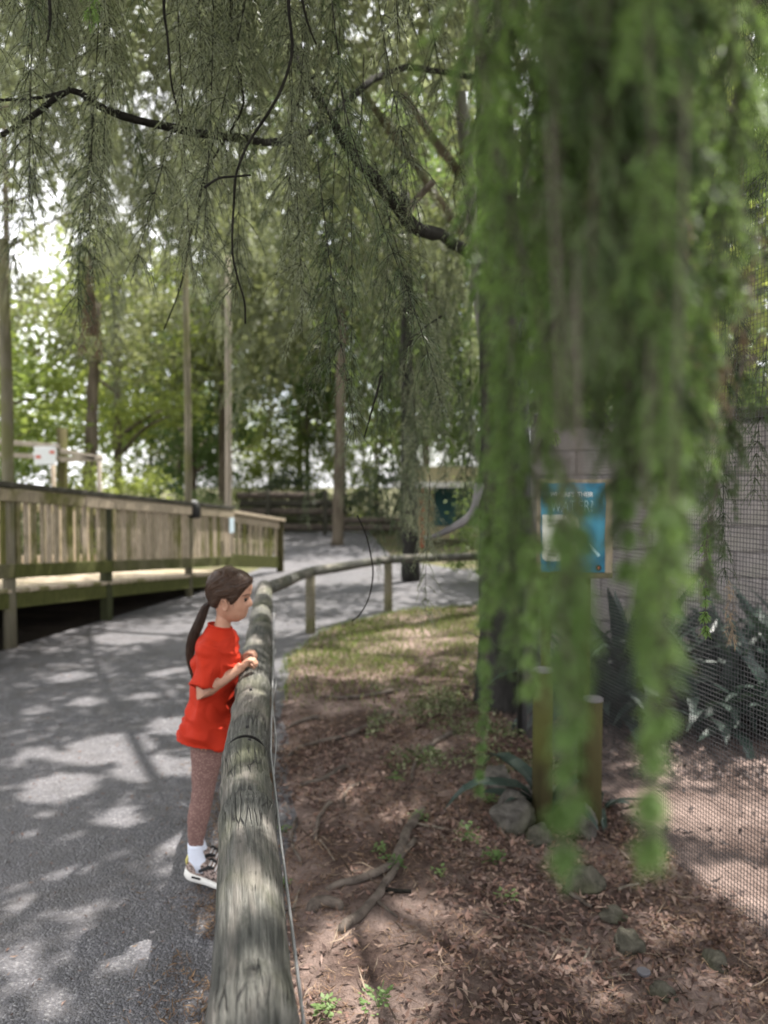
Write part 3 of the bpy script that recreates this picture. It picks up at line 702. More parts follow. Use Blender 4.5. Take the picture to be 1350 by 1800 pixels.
# ------------------------------------------------------------------ leaf litter, needles, grass
def pal(cols, n):
    c = np.array(cols)[rng.integers(0, len(cols), n)] * rng.uniform(.7, 1.25, (n, 1)); return np.clip(c, 0, 1)
Hgrid = V_bed = None
HX, HY = xs, ys
HV = np.array([Hh(x, y) for y in ys for x in xs]).reshape(ny, nx)
def Hn(X, Y):
    fx = np.clip((X - HX[0]) / (HX[-1] - HX[0]) * (nx - 1), 0, nx - 1.001); fy = np.clip((Y - HY[0]) / (HY[-1] - HY[0]) * (ny - 1), 0, ny - 1.001)
    i = fx.astype(int); j = fy.astype(int); u = fx - i; v = fy - j
    return (HV[j, i] * (1 - u) + HV[j, i + 1] * u) * (1 - v) + (HV[j + 1, i] * (1 - u) + HV[j + 1, i + 1] * u) * v
def scatter_leaves(name, X, Y, Z, L, W, cols, mat, label, flat=.35):
    n = len(X); yaw = rng.uniform(0, 2 * math.pi, n); pit = rng.normal(0, flat, n); rol = rng.normal(0, flat, n)
    cy, sy = np.cos(yaw), np.sin(yaw)
    d = np.stack([cy * np.cos(pit), sy * np.cos(pit), np.sin(pit)], 1)
    s = np.stack([-sy * np.cos(rol), cy * np.cos(rol), np.sin(rol)], 1)
    up = np.cross(d, s); c = np.stack([X, Y, Z], 1); L = L[:, None]; W = W[:, None]; cur = rng.uniform(-.18, .3, n)[:, None] * L
    P0 = c - d * L * .5 + up * cur; P3 = c + d * L * .5 + up * cur * 1.2
    Pm = c; Pl = c + s * W * .5 - d * L * .08 + up * W * .22; Pr = c - s * W * .5 - d * L * .08 + up * W * .22
    Vv = np.stack([P0, Pl, P3, Pr, Pm], 1).reshape(-1, 3)
    b = (np.arange(n) * 5)[:, None]
    Ff = np.stack([b + [0, 4, 1], b + [1, 4, 2], b + [0, 3, 4], b + [3, 2, 4]], 1).reshape(-1, 3)
    col = np.concatenate([np.repeat(pal(cols, n), 5, 0), np.ones((n * 5, 1))], 1)
    return tag(link(name, np_mesh(name, Vv, Ff, mat, col)), label, None, None, 'stuff')
def vnoise(X, Y, sc, seed): return np.array([mnoise.noise(Vector((a * sc, b * sc, seed))) for a, b in zip(X, Y)])
def in_bed(X, Y, m=0.0): return X > np.interp(Y, [e[0] for e in EDGE], [e[1] for e in EDGE]) + m
def fxn(Y): return 1.034 - (.24 / 1.08) * (Y - 3.63)
LC = [(.18, .108, .085), (.11, .062, .048), (.26, .18, .15), (.22, .14, .11), (.08, .047, .038), (.135, .092, .082), (.25, .175, .135), (.06, .037, .031), (.17, .10, .075)]
n = 80000; X = rng.uniform(-.75, 2.2, n); Y = rng.uniform(.9, 6.4, n) ** 1.0
k = in_bed(X, Y, -.03) & (X < fxn(Y) + .02 + .03 * rng.normal(size=n)) & (Y > .6)
bare = vnoise(X, Y, 1.6, 4.0)
gp = np.array([(-.02, 2.3, .28), (.02, 2.6, .25), (-.28, 3.0, .22), (.05, 2.95, .25), (-.2, 4.9, .3)])       # worn bare patches
bd = np.min(np.stack([np.hypot((X - a) / 1.2, Y - b) / r for a, b, r in gp]), 0)
dens = np.clip(.66 + 1.0 * bare + .5 * vnoise(X, Y, 5.0, 14.0), .12, 1) * np.clip(bd - .35, .10, 1) * np.where(Y > 5.0, .35, 1) * np.clip(.72 + .45 * (X - (-.3)) / .9, .6, 1.0)
k &= rng.uniform(size=n) < dens
X, Y = X[k], Y[k]; m_ = len(X)
scatter_leaves('leaf_litter', X, Y, Hn(X, Y) + rng.uniform(.003, .018, m_), rng.uniform(.014, .048, m_), rng.uniform(.007, .018, m_), LC, M['litter'], 'brown and tan dead leaves covering the bed')
n = 42000; X = rng.uniform(-.6, 1.9, n); Y = rng.uniform(.9, 5.0, n)
k = in_bed(X, Y, -.02) & (X < fxn(Y) + .03); cl = vnoise(X, Y, 2.4, 9.0); k &= rng.uniform(size=n) < np.clip(.35 + 1.1 * cl, .05, 1); X, Y = X[k], Y[k]; m_ = len(X)
scatter_leaves('pine_needles', X, Y, Hn(X, Y) + rng.uniform(.004, .02, m_), rng.uniform(.025, .07, m_), rng.uniform(.0015, .003, m_), [(.26, .165, .10), (.33, .23, .15), (.20, .12, .075), (.15, .085, .055)], M['litter'], 'thin brown needles scattered over the leaf litter', .3)
# debris on the asphalt along the left foot of the rail
n = 34000; Y = rng.uniform(.7, 5.6, n); rx = np.array([railx(y) for y in Y]); dd = rng.exponential(.10, n); X = rx + .06 - dd
k = (rng.uniform(size=n) < np.where(dd < .3, .9, .5)) & (vnoise(X, Y, 3, 2) > -.25); X, Y = X[k], Y[k]; m_ = len(X)
scatter_leaves('path_debris', X, Y, np.maximum(Hn(X, Y), .004) + rng.uniform(.002, .012, m_), rng.uniform(.012, .05, m_), rng.uniform(.0015, .006, m_), [(.20, .125, .075), (.13, .085, .06), (.26, .17, .10), (.09, .065, .05)], M['litter'], 'brown needles and crumbs along the foot of the rail on the path', .25)
n = 2600; X = rng.uniform(-3.5, 0, n); Y = rng.uniform(1.2, 9, n)
k = ~in_bed(X, Y, -.1); X, Y = X[k], Y[k]; m_ = len(X)
scatter_leaves('path_leaves', X, Y, np.full(m_, .008), rng.uniform(.008, .03, m_), rng.uniform(.003, .01, m_), LC, M['litter'], 'sparse dead leaf bits on the asphalt path', .2)
n = 900; X = rng.uniform(-.6, 1.9, n); Y = rng.uniform(1.2, 5.2, n)
k = in_bed(X, Y, -.02) & (X < fxn(Y) + .03); X, Y = X[k], Y[k]; m_ = len(X)
scatter_leaves('twig_litter', X, Y, Hn(X, Y) + rng.uniform(.008, .02, m_), rng.uniform(.06, .17, m_), rng.uniform(.003, .006, m_), [(.20, .155, .12), (.10, .075, .058), (.28, .215, .16)], M['litter'], 'short broken twigs strewn through the leaf litter', .12)
# inside the enclosure
n = 16000; X = rng.uniform(.7, 3.6, n); Y = rng.uniform(2.0, 6.4, n)
k = (X > fxn(Y) + .02) & (rng.uniform(size=n) < np.where(Y > 3.85, .9, .06)); X, Y = X[k], Y[k]; m_ = len(X)
scatter_leaves('enclosure_mulch', X, Y, Hn(X, Y) + rng.uniform(.003, .02, m_), rng.uniform(.03, .06, m_), rng.uniform(.012, .022, m_), [(.075, .055, .05), (.11, .08, .07), (.05, .036, .034), (.15, .11, .10)], M['litter'], 'dark mulch at the back of the mesh enclosure')
def blades(name, X, Y, Z, h, wd, cols, mat, label):
    n = len(X); yaw = rng.uniform(0, 2 * math.pi, n); s = np.stack([np.cos(yaw), np.sin(yaw), np.zeros(n)], 1); lean = rng.normal(0, .45, (n, 2))
    b = np.stack([X, Y, Z], 1); tip = b + np.stack([lean[:, 0] * h, lean[:, 1] * h, h], 1); mid = b * .5 + tip * .5 + np.stack([-lean[:, 0] * h * .15, -lean[:, 1] * h * .15, h * .15], 1)
    wv = wd[:, None]
    Vv = np.stack([b - s * wv, b + s * wv, mid + s * wv * .8, mid - s * wv * .8, tip], 1).reshape(-1, 3); o = (np.arange(n) * 5)[:, None]
    Ff = np.stack([o + [0, 1, 2], o + [0, 2, 3], o + [3, 2, 4]], 1).reshape(-1, 3)
    col = np.concatenate([np.repeat(pal(cols, n), 5, 0), np.ones((n * 5, 1))], 1)
    return tag(link(name, np_mesh(name, Vv, Ff, mat, col)), label, None, None, 'stuff')
GC = [(.16, .22, .05), (.20, .255, .065), (.12, .175, .04), (.27, .29, .11), (.23, .21, .10)]
n = 46000; X = rng.uniform(-1.1, 2.4, n); Y = rng.uniform(4.7, 9.9, n)
k = in_bed(X, Y, .08); nzv = vnoise(X, Y, 1.3, 21.0) + .5 * vnoise(X, Y, 4, 22.0)
k &= rng.uniform(size=n) < np.clip((Y - 5.0) * .8, 0, 1) * np.clip(.75 + 1.0 * nzv, .03, 1)
X, Y = X[k], Y[k]; m_ = len(X)
blades('grass', X, Y, Hn(X, Y) - .004, rng.uniform(.02, .06, m_), rng.uniform(.002, .0045, m_), GC, M['grass'], 'patchy short yellow green grass beyond the bare soil')
n = 9000; X = rng.uniform(-.1, 1.0, n); Y = rng.uniform(3.9, 5.6, n)
nzv = vnoise(X, Y, 2.2, 31.0); k = rng.uniform(size=n) < np.clip(.25 + 1.5 * nzv + .5 * (X - .2), 0, 1) * (X < fxn(Y)); X, Y = X[k], Y[k]; m_ = len(X)
scatter_leaves('ground_cover', X, Y, Hn(X, Y) + rng.uniform(.01, .05, m_), rng.uniform(.018, .035, m_), rng.uniform(.012, .02, m_), [(.19, .21, .11), (.14, .17, .075), (.24, .25, .15), (.10, .13, .05)], M['grass'], 'small pale green ground cover in front of the big trunk', .5)

# ------------------------------------------------------------------ weeds and broad leaved plants
def leaf_mesh(name, L, W, droop, mat, fold=.18, n=9, m=4, wave=0.0, seed=0):
    mb = MB(); rows = []
    for i in range(n + 1):
        t = i / n; wv = W * math.sin(math.pi * min(1, .06 + t * .94) ** .8) ** .8 * .5 if t < 1 else 0
        ang = lerp(R(75), R(75) - droop, t)
        if i == 0: c = Vector((0, 0, 0))
        else: c = c + Vector((math.cos(ang), 0, math.sin(ang))) * (L / n)
        nrm = Vector((-math.sin(ang), 0, math.cos(ang)))
        row = []
        for j in range(m + 1):
            u = j / m * 2 - 1
            row.append(c + Vector((0, u * max(wv, .003), 0)) + nrm * (abs(u) * wv * fold + wave * math.sin(t * 14 + seed) * abs(u) * wv))
        rows.append(row)
    for i in range(n):
        for j in range(m): mb.quad(rows[i][j], rows[i][j + 1], rows[i + 1][j + 1], rows[i + 1][j])
    me = mb.mesh(name, True); me.materials.append(M[mat]); return me
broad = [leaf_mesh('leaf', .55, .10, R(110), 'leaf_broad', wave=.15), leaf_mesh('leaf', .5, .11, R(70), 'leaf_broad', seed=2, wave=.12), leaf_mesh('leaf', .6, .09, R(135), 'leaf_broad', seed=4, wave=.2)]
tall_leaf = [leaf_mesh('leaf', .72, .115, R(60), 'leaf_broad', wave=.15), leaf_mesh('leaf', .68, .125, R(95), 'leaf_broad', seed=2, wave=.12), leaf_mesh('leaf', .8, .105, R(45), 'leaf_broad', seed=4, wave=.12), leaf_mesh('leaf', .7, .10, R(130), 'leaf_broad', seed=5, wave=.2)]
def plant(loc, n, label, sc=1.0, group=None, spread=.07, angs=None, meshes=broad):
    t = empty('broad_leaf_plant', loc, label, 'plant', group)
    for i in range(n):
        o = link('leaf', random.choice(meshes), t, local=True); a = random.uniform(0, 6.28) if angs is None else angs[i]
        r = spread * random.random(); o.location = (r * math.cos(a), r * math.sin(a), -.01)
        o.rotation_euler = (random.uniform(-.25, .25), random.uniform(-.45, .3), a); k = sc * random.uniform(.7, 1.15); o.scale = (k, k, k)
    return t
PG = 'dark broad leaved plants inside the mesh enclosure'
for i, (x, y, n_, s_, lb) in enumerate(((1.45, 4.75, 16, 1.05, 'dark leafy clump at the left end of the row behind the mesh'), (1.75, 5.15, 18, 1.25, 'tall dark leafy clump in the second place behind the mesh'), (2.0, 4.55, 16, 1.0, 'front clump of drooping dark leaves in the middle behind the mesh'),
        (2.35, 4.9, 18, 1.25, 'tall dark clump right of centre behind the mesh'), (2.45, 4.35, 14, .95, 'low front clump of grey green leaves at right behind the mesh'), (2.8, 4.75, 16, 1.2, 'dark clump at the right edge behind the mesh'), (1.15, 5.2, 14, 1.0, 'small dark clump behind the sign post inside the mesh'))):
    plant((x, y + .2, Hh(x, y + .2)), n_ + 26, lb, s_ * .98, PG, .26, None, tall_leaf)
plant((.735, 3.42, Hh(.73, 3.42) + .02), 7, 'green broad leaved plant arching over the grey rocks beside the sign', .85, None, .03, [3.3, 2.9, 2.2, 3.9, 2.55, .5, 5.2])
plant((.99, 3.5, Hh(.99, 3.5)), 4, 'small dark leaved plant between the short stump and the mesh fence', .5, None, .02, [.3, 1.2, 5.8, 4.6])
def weed(px, py, h, n, label):
    g = G(px, py); z = Hh(g.x, g.y); t = empty('weed', (g.x, g.y, z), label, 'weed', 'small green weeds in the leaf litter')
    mb = MB()
    for i in range(n):
        a = random.uniform(0, 6.28); r = random.uniform(0, .05) * h / .07; hh = h * random.uniform(.4, 1)
        mb2 = [(0, 0, 0), (r * .5 * math.cos(a), r * .5 * math.sin(a), hh * .6), (r * math.cos(a), r * math.sin(a), hh)]
        mb.tube(mb2, .0012, 4, False)
    mb.build('stem', M['leaf_weed'], t, local=True)
    mb = MB()
    for i in range(n * 7):
        a = random.uniform(0, 6.28); r = random.uniform(0.0, .06) * h / .07; zz = h * random.uniform(.25, 1.0)
        c = Vector((r * math.cos(a), r * math.sin(a), zz)); d = Vector((math.cos(a), math.sin(a), random.uniform(-.3, .5))).normalized(); s = d.cross(Vector((0, 0, 1))).normalized()
        L = random.uniform(.012, .024); W = L * .33
        mb.quad(c, c + d * L * .5 + s * W, c + d * L, c + d * L * .5 - s * W)
    mb.build('foliage', M['leaf_weed'], t, local=True)
for a in ((822, 1490, .07, 9, 'largest bushy weed below and left of the rocks'), (868, 1530, .05, 9, 'low spreading weed below the rocks'), (698, 1382, .045, 6, 'small green weed in the middle of the far litter'), (690, 1538, .055, 6, 'bright weed growing out of the fork of the long root'), (735, 1450, .045, 6, 'weed at the upper end of the long root'),
          (575, 1792, .04, 7, 'mossy weed at the lower edge beside the log rail'), (665, 1790, .06, 6, 'feathery weed at the lower edge right of the mossy one'), (772, 1550, .03, 3, 'single seedling on the bare soil'), (860, 1425, .05, 8, 'weed left of the whitish rock'), (668, 1508, .03, 4, 'tiny seedling left of the long root'),
          (495, 1560, .03, 4, 'seedling at the foot of the log rail'), (497, 1462, .03, 4, 'small seedling beside the rail near the thin pale root'), (885, 1600, .05, 3, 'wispy pale weed above the long pale stick'), (760, 1345, .06, 8, 'leafy weed in front of the big trunk')):
    weed(*a)

# ------------------------------------------------------------------ foliage builders
def strand_mesh(name, seed, L, sec=58, seclen=.17, need=.022, nw=.0022, mats=('fol_mid', 'twig'), droop=1.0, per=.011, t0=.06, nodes=0, stem=.0024):
    """one hanging weeping spray: a drooping stem, drooping side shoots, paired needles"""
    r = random.Random(seed); mb = MB(); nleaf = 0
    amp = r.uniform(.03, .09) * L * (.3 if t0 > .3 else 1); ph = r.uniform(0, 6.28); ph2 = r.uniform(0, 6.28)
    def ax(t): return Vector((amp * (math.sin(ph + t * 2.6) - math.sin(ph)), amp * (math.cos(ph2 + t * 2.2) - math.cos(ph2)), -L * t))
    leaf = MB()
    mb.tube([ax(i / 12) for i in range(13)], [lerp(stem, .0008, i / 12) for i in range(13)], 4, False)
    for i in range(sec):
        t = r.uniform(t0, 1.0)
        if nodes: t = min(1, t0 + (1 - t0) * (int(t * nodes) + r.uniform(0, .3)) / nodes)
        p = ax(t); a = r.uniform(0, 6.28)
        sl = seclen * r.uniform(.5, 1.15) * lerp(1.0, .6, t) * (1 + (.45 * math.sin(t * 17 + ph) + .25 * math.sin(t * 31 + ph2) if t0 > .3 else 0)) * (lerp(1, .4, t) if t0 > .3 else 1)
        d = Vector((math.cos(a), math.sin(a), -r.uniform(.2, 1.0))).normalized(); pts = [p]; k = 6
        for j in range(k):
            d = (d + Vector((r.uniform(-.12, .12), r.uniform(-.12, .12), -.38 * droop))).normalized(); pts.append(pts[-1] + d * sl / k)
        mb.tube(pts, [lerp(.0011, .0005, j / k) for j in range(k + 1)], 3, False)
        m = max(3, int(sl / per))
        for j in range(m):
            u = (j + r.random()) / m * k; q = min(int(u), k - 1); c = pts[q].lerp(pts[q + 1], u - q); dd = (pts[q + 1] - pts[q]).normalized()
            side = dd.orthogonal().normalized(); side = Matrix.Rotation(r.uniform(0, 6.28), 3, dd) @ side
            for sgn in (1, -1):
                nd = (dd * .8 + side * sgn * .7).normalized(); ln = need * r.uniform(.7, 1.2); wv = nd.cross(side if abs(nd.dot(side)) < .9 else Vector((0, 0, 1))).normalized() * nw
                leaf.tri(c - wv * .5, c + wv * .5, c + nd * ln)
    nb = len(mb.f); off = len(mb.v); mb.v += leaf.v; mb.f += [tuple(off + i for i in f) for f in leaf.f]
    me = mb.mesh(name); me.materials.append(M[mats[1]]); me.materials.append(M[mats[0]])
    mi = np.zeros(len(me.polygons), dtype=np.int32); mi[nb:] = 1; me.polygons.foreach_set('material_index', mi); me['len'] = L; me['tip'] = tuple(ax(1.0))
    return me
mid_s = [strand_mesh('hanging_branch', 10 + i, L, sec=int(74 * L / 1.1), seclen=.22, need=.022, nw=.0034, droop=.55, nodes=int(L * 13)) for i, L in enumerate((.9, 1.1, 1.3, 1.5, 1.2))]
dk_s = [strand_mesh('hanging_branch', 30 + i, L, sec=int(74 * L / 1.1), seclen=.21, need=.022, nw=.0034, droop=.6, nodes=int(L * 13), mats=('fol_dark', 'twig')) for i, L in enumerate((1.0, 1.3, 1.2))]
fr_s = [strand_mesh('hanging_branch', 50 + i, L, sec=int(56 * L / .5), seclen=.085, need=.017, nw=.0042, mats=(m_, 'root'), droop=.9, per=.006, nodes=int(L * 16), stem=.0016) for i, (L, m_) in enumerate(((.36, 'fol_fresh'), (.5, 'fol_bright'), (.6, 'fol_fresh'), (.44, 'fol_bright'), (.5, 'fol_fresh')))]
fn_s = [strand_mesh('hanging_branch', 80 + i, L, sec=int(95 * L / .4), seclen=.038, need=.012, nw=.0040, mats=('fol_bright', 'root'), droop=1.1, per=.005, t0=.31, nodes=int(L * 34), stem=.0010) for i, L in enumerate((.30, .40, .34))]
dd_s = [strand_mesh('hanging_branch', 70 + i, L, sec=int(90 * L), seclen=.075, need=.03, nw=.0032, mats=('fol_dead', 'twig_pale'), droop=.9, per=.012, nodes=int(L * 24), stem=.0014) for i, L in enumerate((.26, .45))]
far_s = [strand_mesh('hanging_branch', 90 + i, L, sec=int(46 * L / 1.5), seclen=.42, need=.055, nw=.010, per=.024, droop=.5) for i, L in enumerate((1.6, 2.0, 1.8))]

DAP = []     # chosen sun spots, crown leaves are cut away towards the sun to light them, (x, y, z, radius)
def dap(px, py, r, z=0.0): g = G(px, py, z); DAP.append((g.x, g.y, z, r))
for a in ((190, 1318, .27), (310, 1275, .20), (105, 1385, .20), (262, 1350, .20), (60, 1325, .12), (205, 1440, .13), (120, 1520, .11), (60, 1590, .07), (240, 1600, .06), (290, 1640, .09), (285, 1720, .06), (100, 1760, .05), (60, 1440, .08), (160, 1600, .05), (30, 1700, .06), (60, 1660, .05), (230, 1120, .35), (330, 1105, .25), (120, 1190, .16), (290, 1180, .16), (60, 1250, .10), (150, 1235, .12), (250, 1225, .10),
          (655, 1700, .24), (745, 1625, .18), (560, 1760, .16), (800, 1680, .14), (640, 1780, .18), (560, 1680, .08), (900, 1580, .08), (620, 1550, .07), (700, 1440, .1), (600, 1400, .08), (820, 1480, .09), (1180, 1640, .1), (1000, 1720, .09), (1060, 1770, .08),
          (560, 1170, .5), (700, 1130, .6), (640, 1180, .45), (800, 1120, .5), (560, 1060, .7), (660, 1040, .8), (620, 1020, .8), (720, 1030, .7), (780, 1060, .6), (380, 1070, .5), (500, 1090, .4), (1240, 1440, .28), (1310, 1560, .18), (1150, 1420, .18), (1290, 1480, .15)): dap(*a)
for a in ((430, 1200, .10, .8), (432, 1560, .09, .83), (440, 1440, .07, .83), (445, 1130, .14, .8), (452, 1075, .16, .8), (458, 1040, .2, .8), (425, 1360, .05, .83), (440, 1720, .06, .83), (340, 1270, .05, .7)): dap(*a)
for px, py, Y, r in ((990, 1450, .36, .05), (1010, 1250, .38, .05), (1150, 1400, .36, .05), (1150, 1180, .38, .04), (870, 960, .6, .08), (860, 1100, .6, .07), (1000, 760, .45, .05), (1100, 560, .5, .05), (950, 480, .5, .05), (1180, 850, .5, .05), (1050, 250, .5, .05), (1230, 550, .6, .06),):
    q = P(px, py, Y); DAP.append((q.x, q.y, q.z, r))
def lit(p, grow=0.15):
    for x, y, z, r in DAP:
        k = (p.z - z) / SUN.z
        if k > .3 and (p.x - SUN.x * k - x) ** 2 + (p.y - SUN.y * k - y) ** 2 < (r + grow) ** 2: return True
    return False
def lit_np(Pn):
    m = np.zeros(len(Pn), bool)
    for x, y, z, r in DAP:
        k = (Pn[:, 2] - z) / SUN.z; m |= (k > .3) & ((Pn[:, 0] - SUN.x * k - x) ** 2 + (Pn[:, 1] - SUN.y * k - y) ** 2 < r * r)
    return m
def leaf_cloud(name, C, leaf, mat, seed, aspect=.45):
    """leaf-sized faces at the given centres with random facing"""
    g = np.random.default_rng(seed); n = len(C)
    d = g.normal(size=(n, 3)); d[:, 2] -= .5; d /= np.linalg.norm(d, axis=1)[:, None]
    s = np.cross(d, g.normal(size=(n, 3))); s /= np.linalg.norm(s, axis=1)[:, None]
    L = leaf * g.uniform(.6, 1.3, (n, 1)); W = L * aspect
    Vv = np.stack([C - d * L * .5, C + s * W * .5, C + d * L * .5, C - s * W * .5], 1).reshape(-1, 3)
    Ff = (np.arange(n) * 4)[:, None] + np.array([0, 1, 2, 3]); return np_mesh(name, Vv, Ff, mat)
def clumps(g, n, ext, sub, per, squash=.75):
    """clustered points in an ellipsoid: n clumps of per points"""
    c = g.normal(size=(n, 3)); c /= np.linalg.norm(c, axis=1)[:, None]; c *= g.uniform(.15, 1, (n, 1)) ** .45; c *= np.array(ext)
    pts = np.repeat(c, per, 0) + g.normal(size=(n * per, 3)) * np.array([sub, sub, sub * squash]) * np.repeat(g.uniform(.6, 1.4, (n, 1)), per, 0)
    return pts

# ------------------------------------------------------------------ the weeping tree
TB = Vector((.86, 5.26, 0))
wt = empty('weeping_tree', TB, 'big weeping tree with dark trunk whose fine drooping branches hang over path and bed', 'tree')
mb = MB(); tp = curve_pts([(.86, 5.26, -.15), (.86, 5.26, .25), (.84, 5.27, 1.2), (.80, 5.28, 2.6), (.74, 5.3, 4.2), (.66, 5.4, 6.2), (.6, 5.5, 8.2)], 40)
mb.tube(tp, [lerp(.255, .07, (i / 40) ** .8) * (1 + .35 * math.exp(-i / 2.2)) for i in range(41)], 26, True, rough=.09, seed=3); mb.build('trunk', M['bark'], wt, True)
def limb(ctrl, r0, r1, mat='twig', n=8, name='limb', parent=None, seg=26):
    c = curve_pts(ctrl, seg); mb = MB(); c = [p + Vector((mnoise.noise(p * 2.2), mnoise.noise(p * 2.2 + Vector((9, 0, 0))), mnoise.noise(p * 2.2 + Vector((0, 9, 0))))) * min(.03, r0 * 1.2) for p in c]
    mb.tube(c, [lerp(r0, r1, i / seg) * (1 + .22 * mnoise.noise(Vector((i * .9, r0 * 999, 0)))) for i in range(seg + 1)], n, True, rough=.22, seed=r0 * 99); mb.build(name, M[mat], parent or wt, True); return c
limbs = []
limb([(.78, 5.25, 2.95), P(800, 430, 4.2), P(735, 398, 3.2), P(690, 355, 2.9), P(650, 310, 2.8), P(608, 268, 2.75), P(560, 190, 2.8), P(520, 90, 2.9)], .034, .012)
limb([P(710, 375, 2.97), P(735, 345, 2.95), P(765, 318, 2.9)], .016, .011, 'twig_pale')
limb([(.74, 5.3, 4.25), P(690, 120, 4.6), P(560, 225, 3.8), P(490, 246, 3.3), P(430, 240, 2.9), P(365, 234, 2.7), P(250, 214, 2.5), P(175, 188, 2.45), P(122, 158, 2.4), P(60, 198, 2.4), P(0, 240, 2.4), P(-60, 270, 2.4)], .020, .0066)
limb([P(122, 160, 2.4), P(60, 172, 2.4), P(-20, 176, 2.4)], .006, .0045)
limb([P(842, 850, 4.3), P(826, 905, 4.2), P(780, 940, 4.15), P(752, 952, 4.1)], .028, .012, 'bark_grey')
for ctrl in ([(.7, 5.35, 5.2), (1.15, 3.4, 4.7), (.8, 1.3, 3.1), (.3, .35, 2.4)], [(.7, 5.35, 5.3), (-.8, 4.4, 5.6), (-2.2, 2.6, 5.1), (-3.4, .6, 4.2)], [(.68, 5.38, 5.8), (-1.0, 6.2, 6.6), (-3.2, 7.0, 5.9), (-5.2, 7.4, 5.2)],
             [(.7, 5.35, 5.1), (1.9, 4.2, 5.2), (3.0, 2.6, 4.6), (3.4, 1.0, 4.0)], [(.7, 5.35, 5.4), (.2, 7.5, 6.6), (-.8, 9.6, 6.6), (-1.6, 11.0, 6.0)], [(.7, 5.35, 5.2), (2.4, 6.8, 6.2), (4.2, 8.0, 6.0)], [(.7, 5.35, 5.0), (-.2, 3.4, 5.6), (-.8, 1.2, 5.2), (-1.2, -1.0, 4.4)]):
    limbs.append(limb(ctrl, .045, .014, 'bark'))
# long thin bare twigs hanging in front
TW = ([(290, -40), (289, 20), (296, 70), (303, 150), (318, 212)], [(408, -30), (405, 60), (414, 100), (426, 165), (423, 195), (400, 240), (372, 285), (355, 330), (345, 420)], [(508, -40), (508, 20), (514, 90), (497, 150), (470, 200), (437, 250), (415, 305), (411, 360), (408, 440), (418, 490), (430, 530), (432, 570)],
      [(528, -20), (538, 30), (548, 60), (556, 78)], [(360, 330), (385, 314), (412, 311), (440, 309)], [(336, 400), (318, 500), (288, 580)], [(628, 906), (643, 940), (652, 980), (655, 1010), (648, 1050), (632, 1080), (618, 1092)], [(778, 556), (745, 578), (718, 605), (708, 660)],
      [(556, 130), (530, 160), (512, 210), (500, 260)], [(85, -20), (88, 30), (84, 70)], [(670, 660), (663, 690), (640, 770)], [(800, 300), (798, 350), (812, 410)])
for i, tw in enumerate(TW):
    Y = (2.3, 2.5, 2.15, 2.2, 2.16, 3.0, 2.9, 3.2, 2.6, 1.9, 2.4, 4.2)[i]
    limb([P(x, y, Y + .02 * k) for k, (x, y) in enumerate(tw)], .0052 if i in (0, 1, 2) else .003 if i == 6 else .0038, .0026, 'twig', 6, 'hanging_twig', seg=30)
cnt = 0
def hang(me, loc, sc=1.0, rz=None, parent=wt, tilt=.16, zj=.1, tip=None):
    global cnt; cnt += 1
    o = link('hanging_branch', me, parent, loc); o.rotation_euler = (random.uniform(-tilt, tilt), random.uniform(-tilt, tilt), random.uniform(0, 6.28) if rz is None else rz)
    o.scale = (sc, sc, sc * random.uniform(1 - zj, 1 + zj))
    if tip is not None:     # hang it so that its free end comes to rest at this point
        t_ = o.rotation_euler.to_matrix() @ Vector([a_ * b_ for a_, b_ in zip(me['tip'], o.scale)])
        o.location = Vector(tip) - t_ - abs_loc(parent)
    return o
def low(px): return pw(px, [(-80, 300), (90, 330), (135, 420), (150, 600), (200, 600), (250, 560), (320, 640), (480, 690), (540, 800), (600, 860), (700, 900), (780, 860), (860, 1000)])
def curtain(n, ylo, yhi, xr, meshes, frac=1.0, sc=(.9, 1.25), limit=None, bias=.6):
    k = 0; tries = 0
    while k < n and tries < n * 12:
        tries += 1
        px = random.uniform(*xr); Y = random.uniform(ylo, yhi); lim = (limit or low)(px)
        bot = lerp(-150, lim, random.random() ** bias) * 1.0; me = random.choice(meshes); s_ = random.uniform(*sc)
        L = me['len'] * s_; q = P(px, bot, Y); top = q + Vector((0, 0, L))
        if any(lit(top.lerp(q, f_)) for f_ in (0, .35, .7, 1)): continue
        hang(me, top, s_); k += 1
        for e in range(random.randint(0, 3)):
            if k >= n: break
            me2 = random.choice(meshes); t3 = top + Vector((random.gauss(0, .13), random.gauss(0, .2), random.uniform(-.1, .5)))
            if not any(lit(t3 - Vector((0, 0, L * f_))) for f_ in (0, .35, .7, 1)): hang(me2, t3, s_); k += 1
curtain(40, 2.2, 3.6, (400, 860), mid_s + dk_s[:1])
curtain(24, 2.2, 3.8, (-60, 380), mid_s)
curtain(30, 3.6, 6.6, (-80, 480), mid_s)
curtain(34, 3.6, 6.6, (450, 860), mid_s + dk_s)
curtain(16, 1.7, 3.4, (845, 940), dk_s + mid_s, limit=lambda px: 640)
curtain(26, 5.2, 8.6, (470, 850), mid_s + dk_s, limit=lambda px: 930, bias=.45)
curtain(34, 5.0, 9.0, (110, 520), mid_s, limit=lambda px: low(px) + 60, bias=.5)
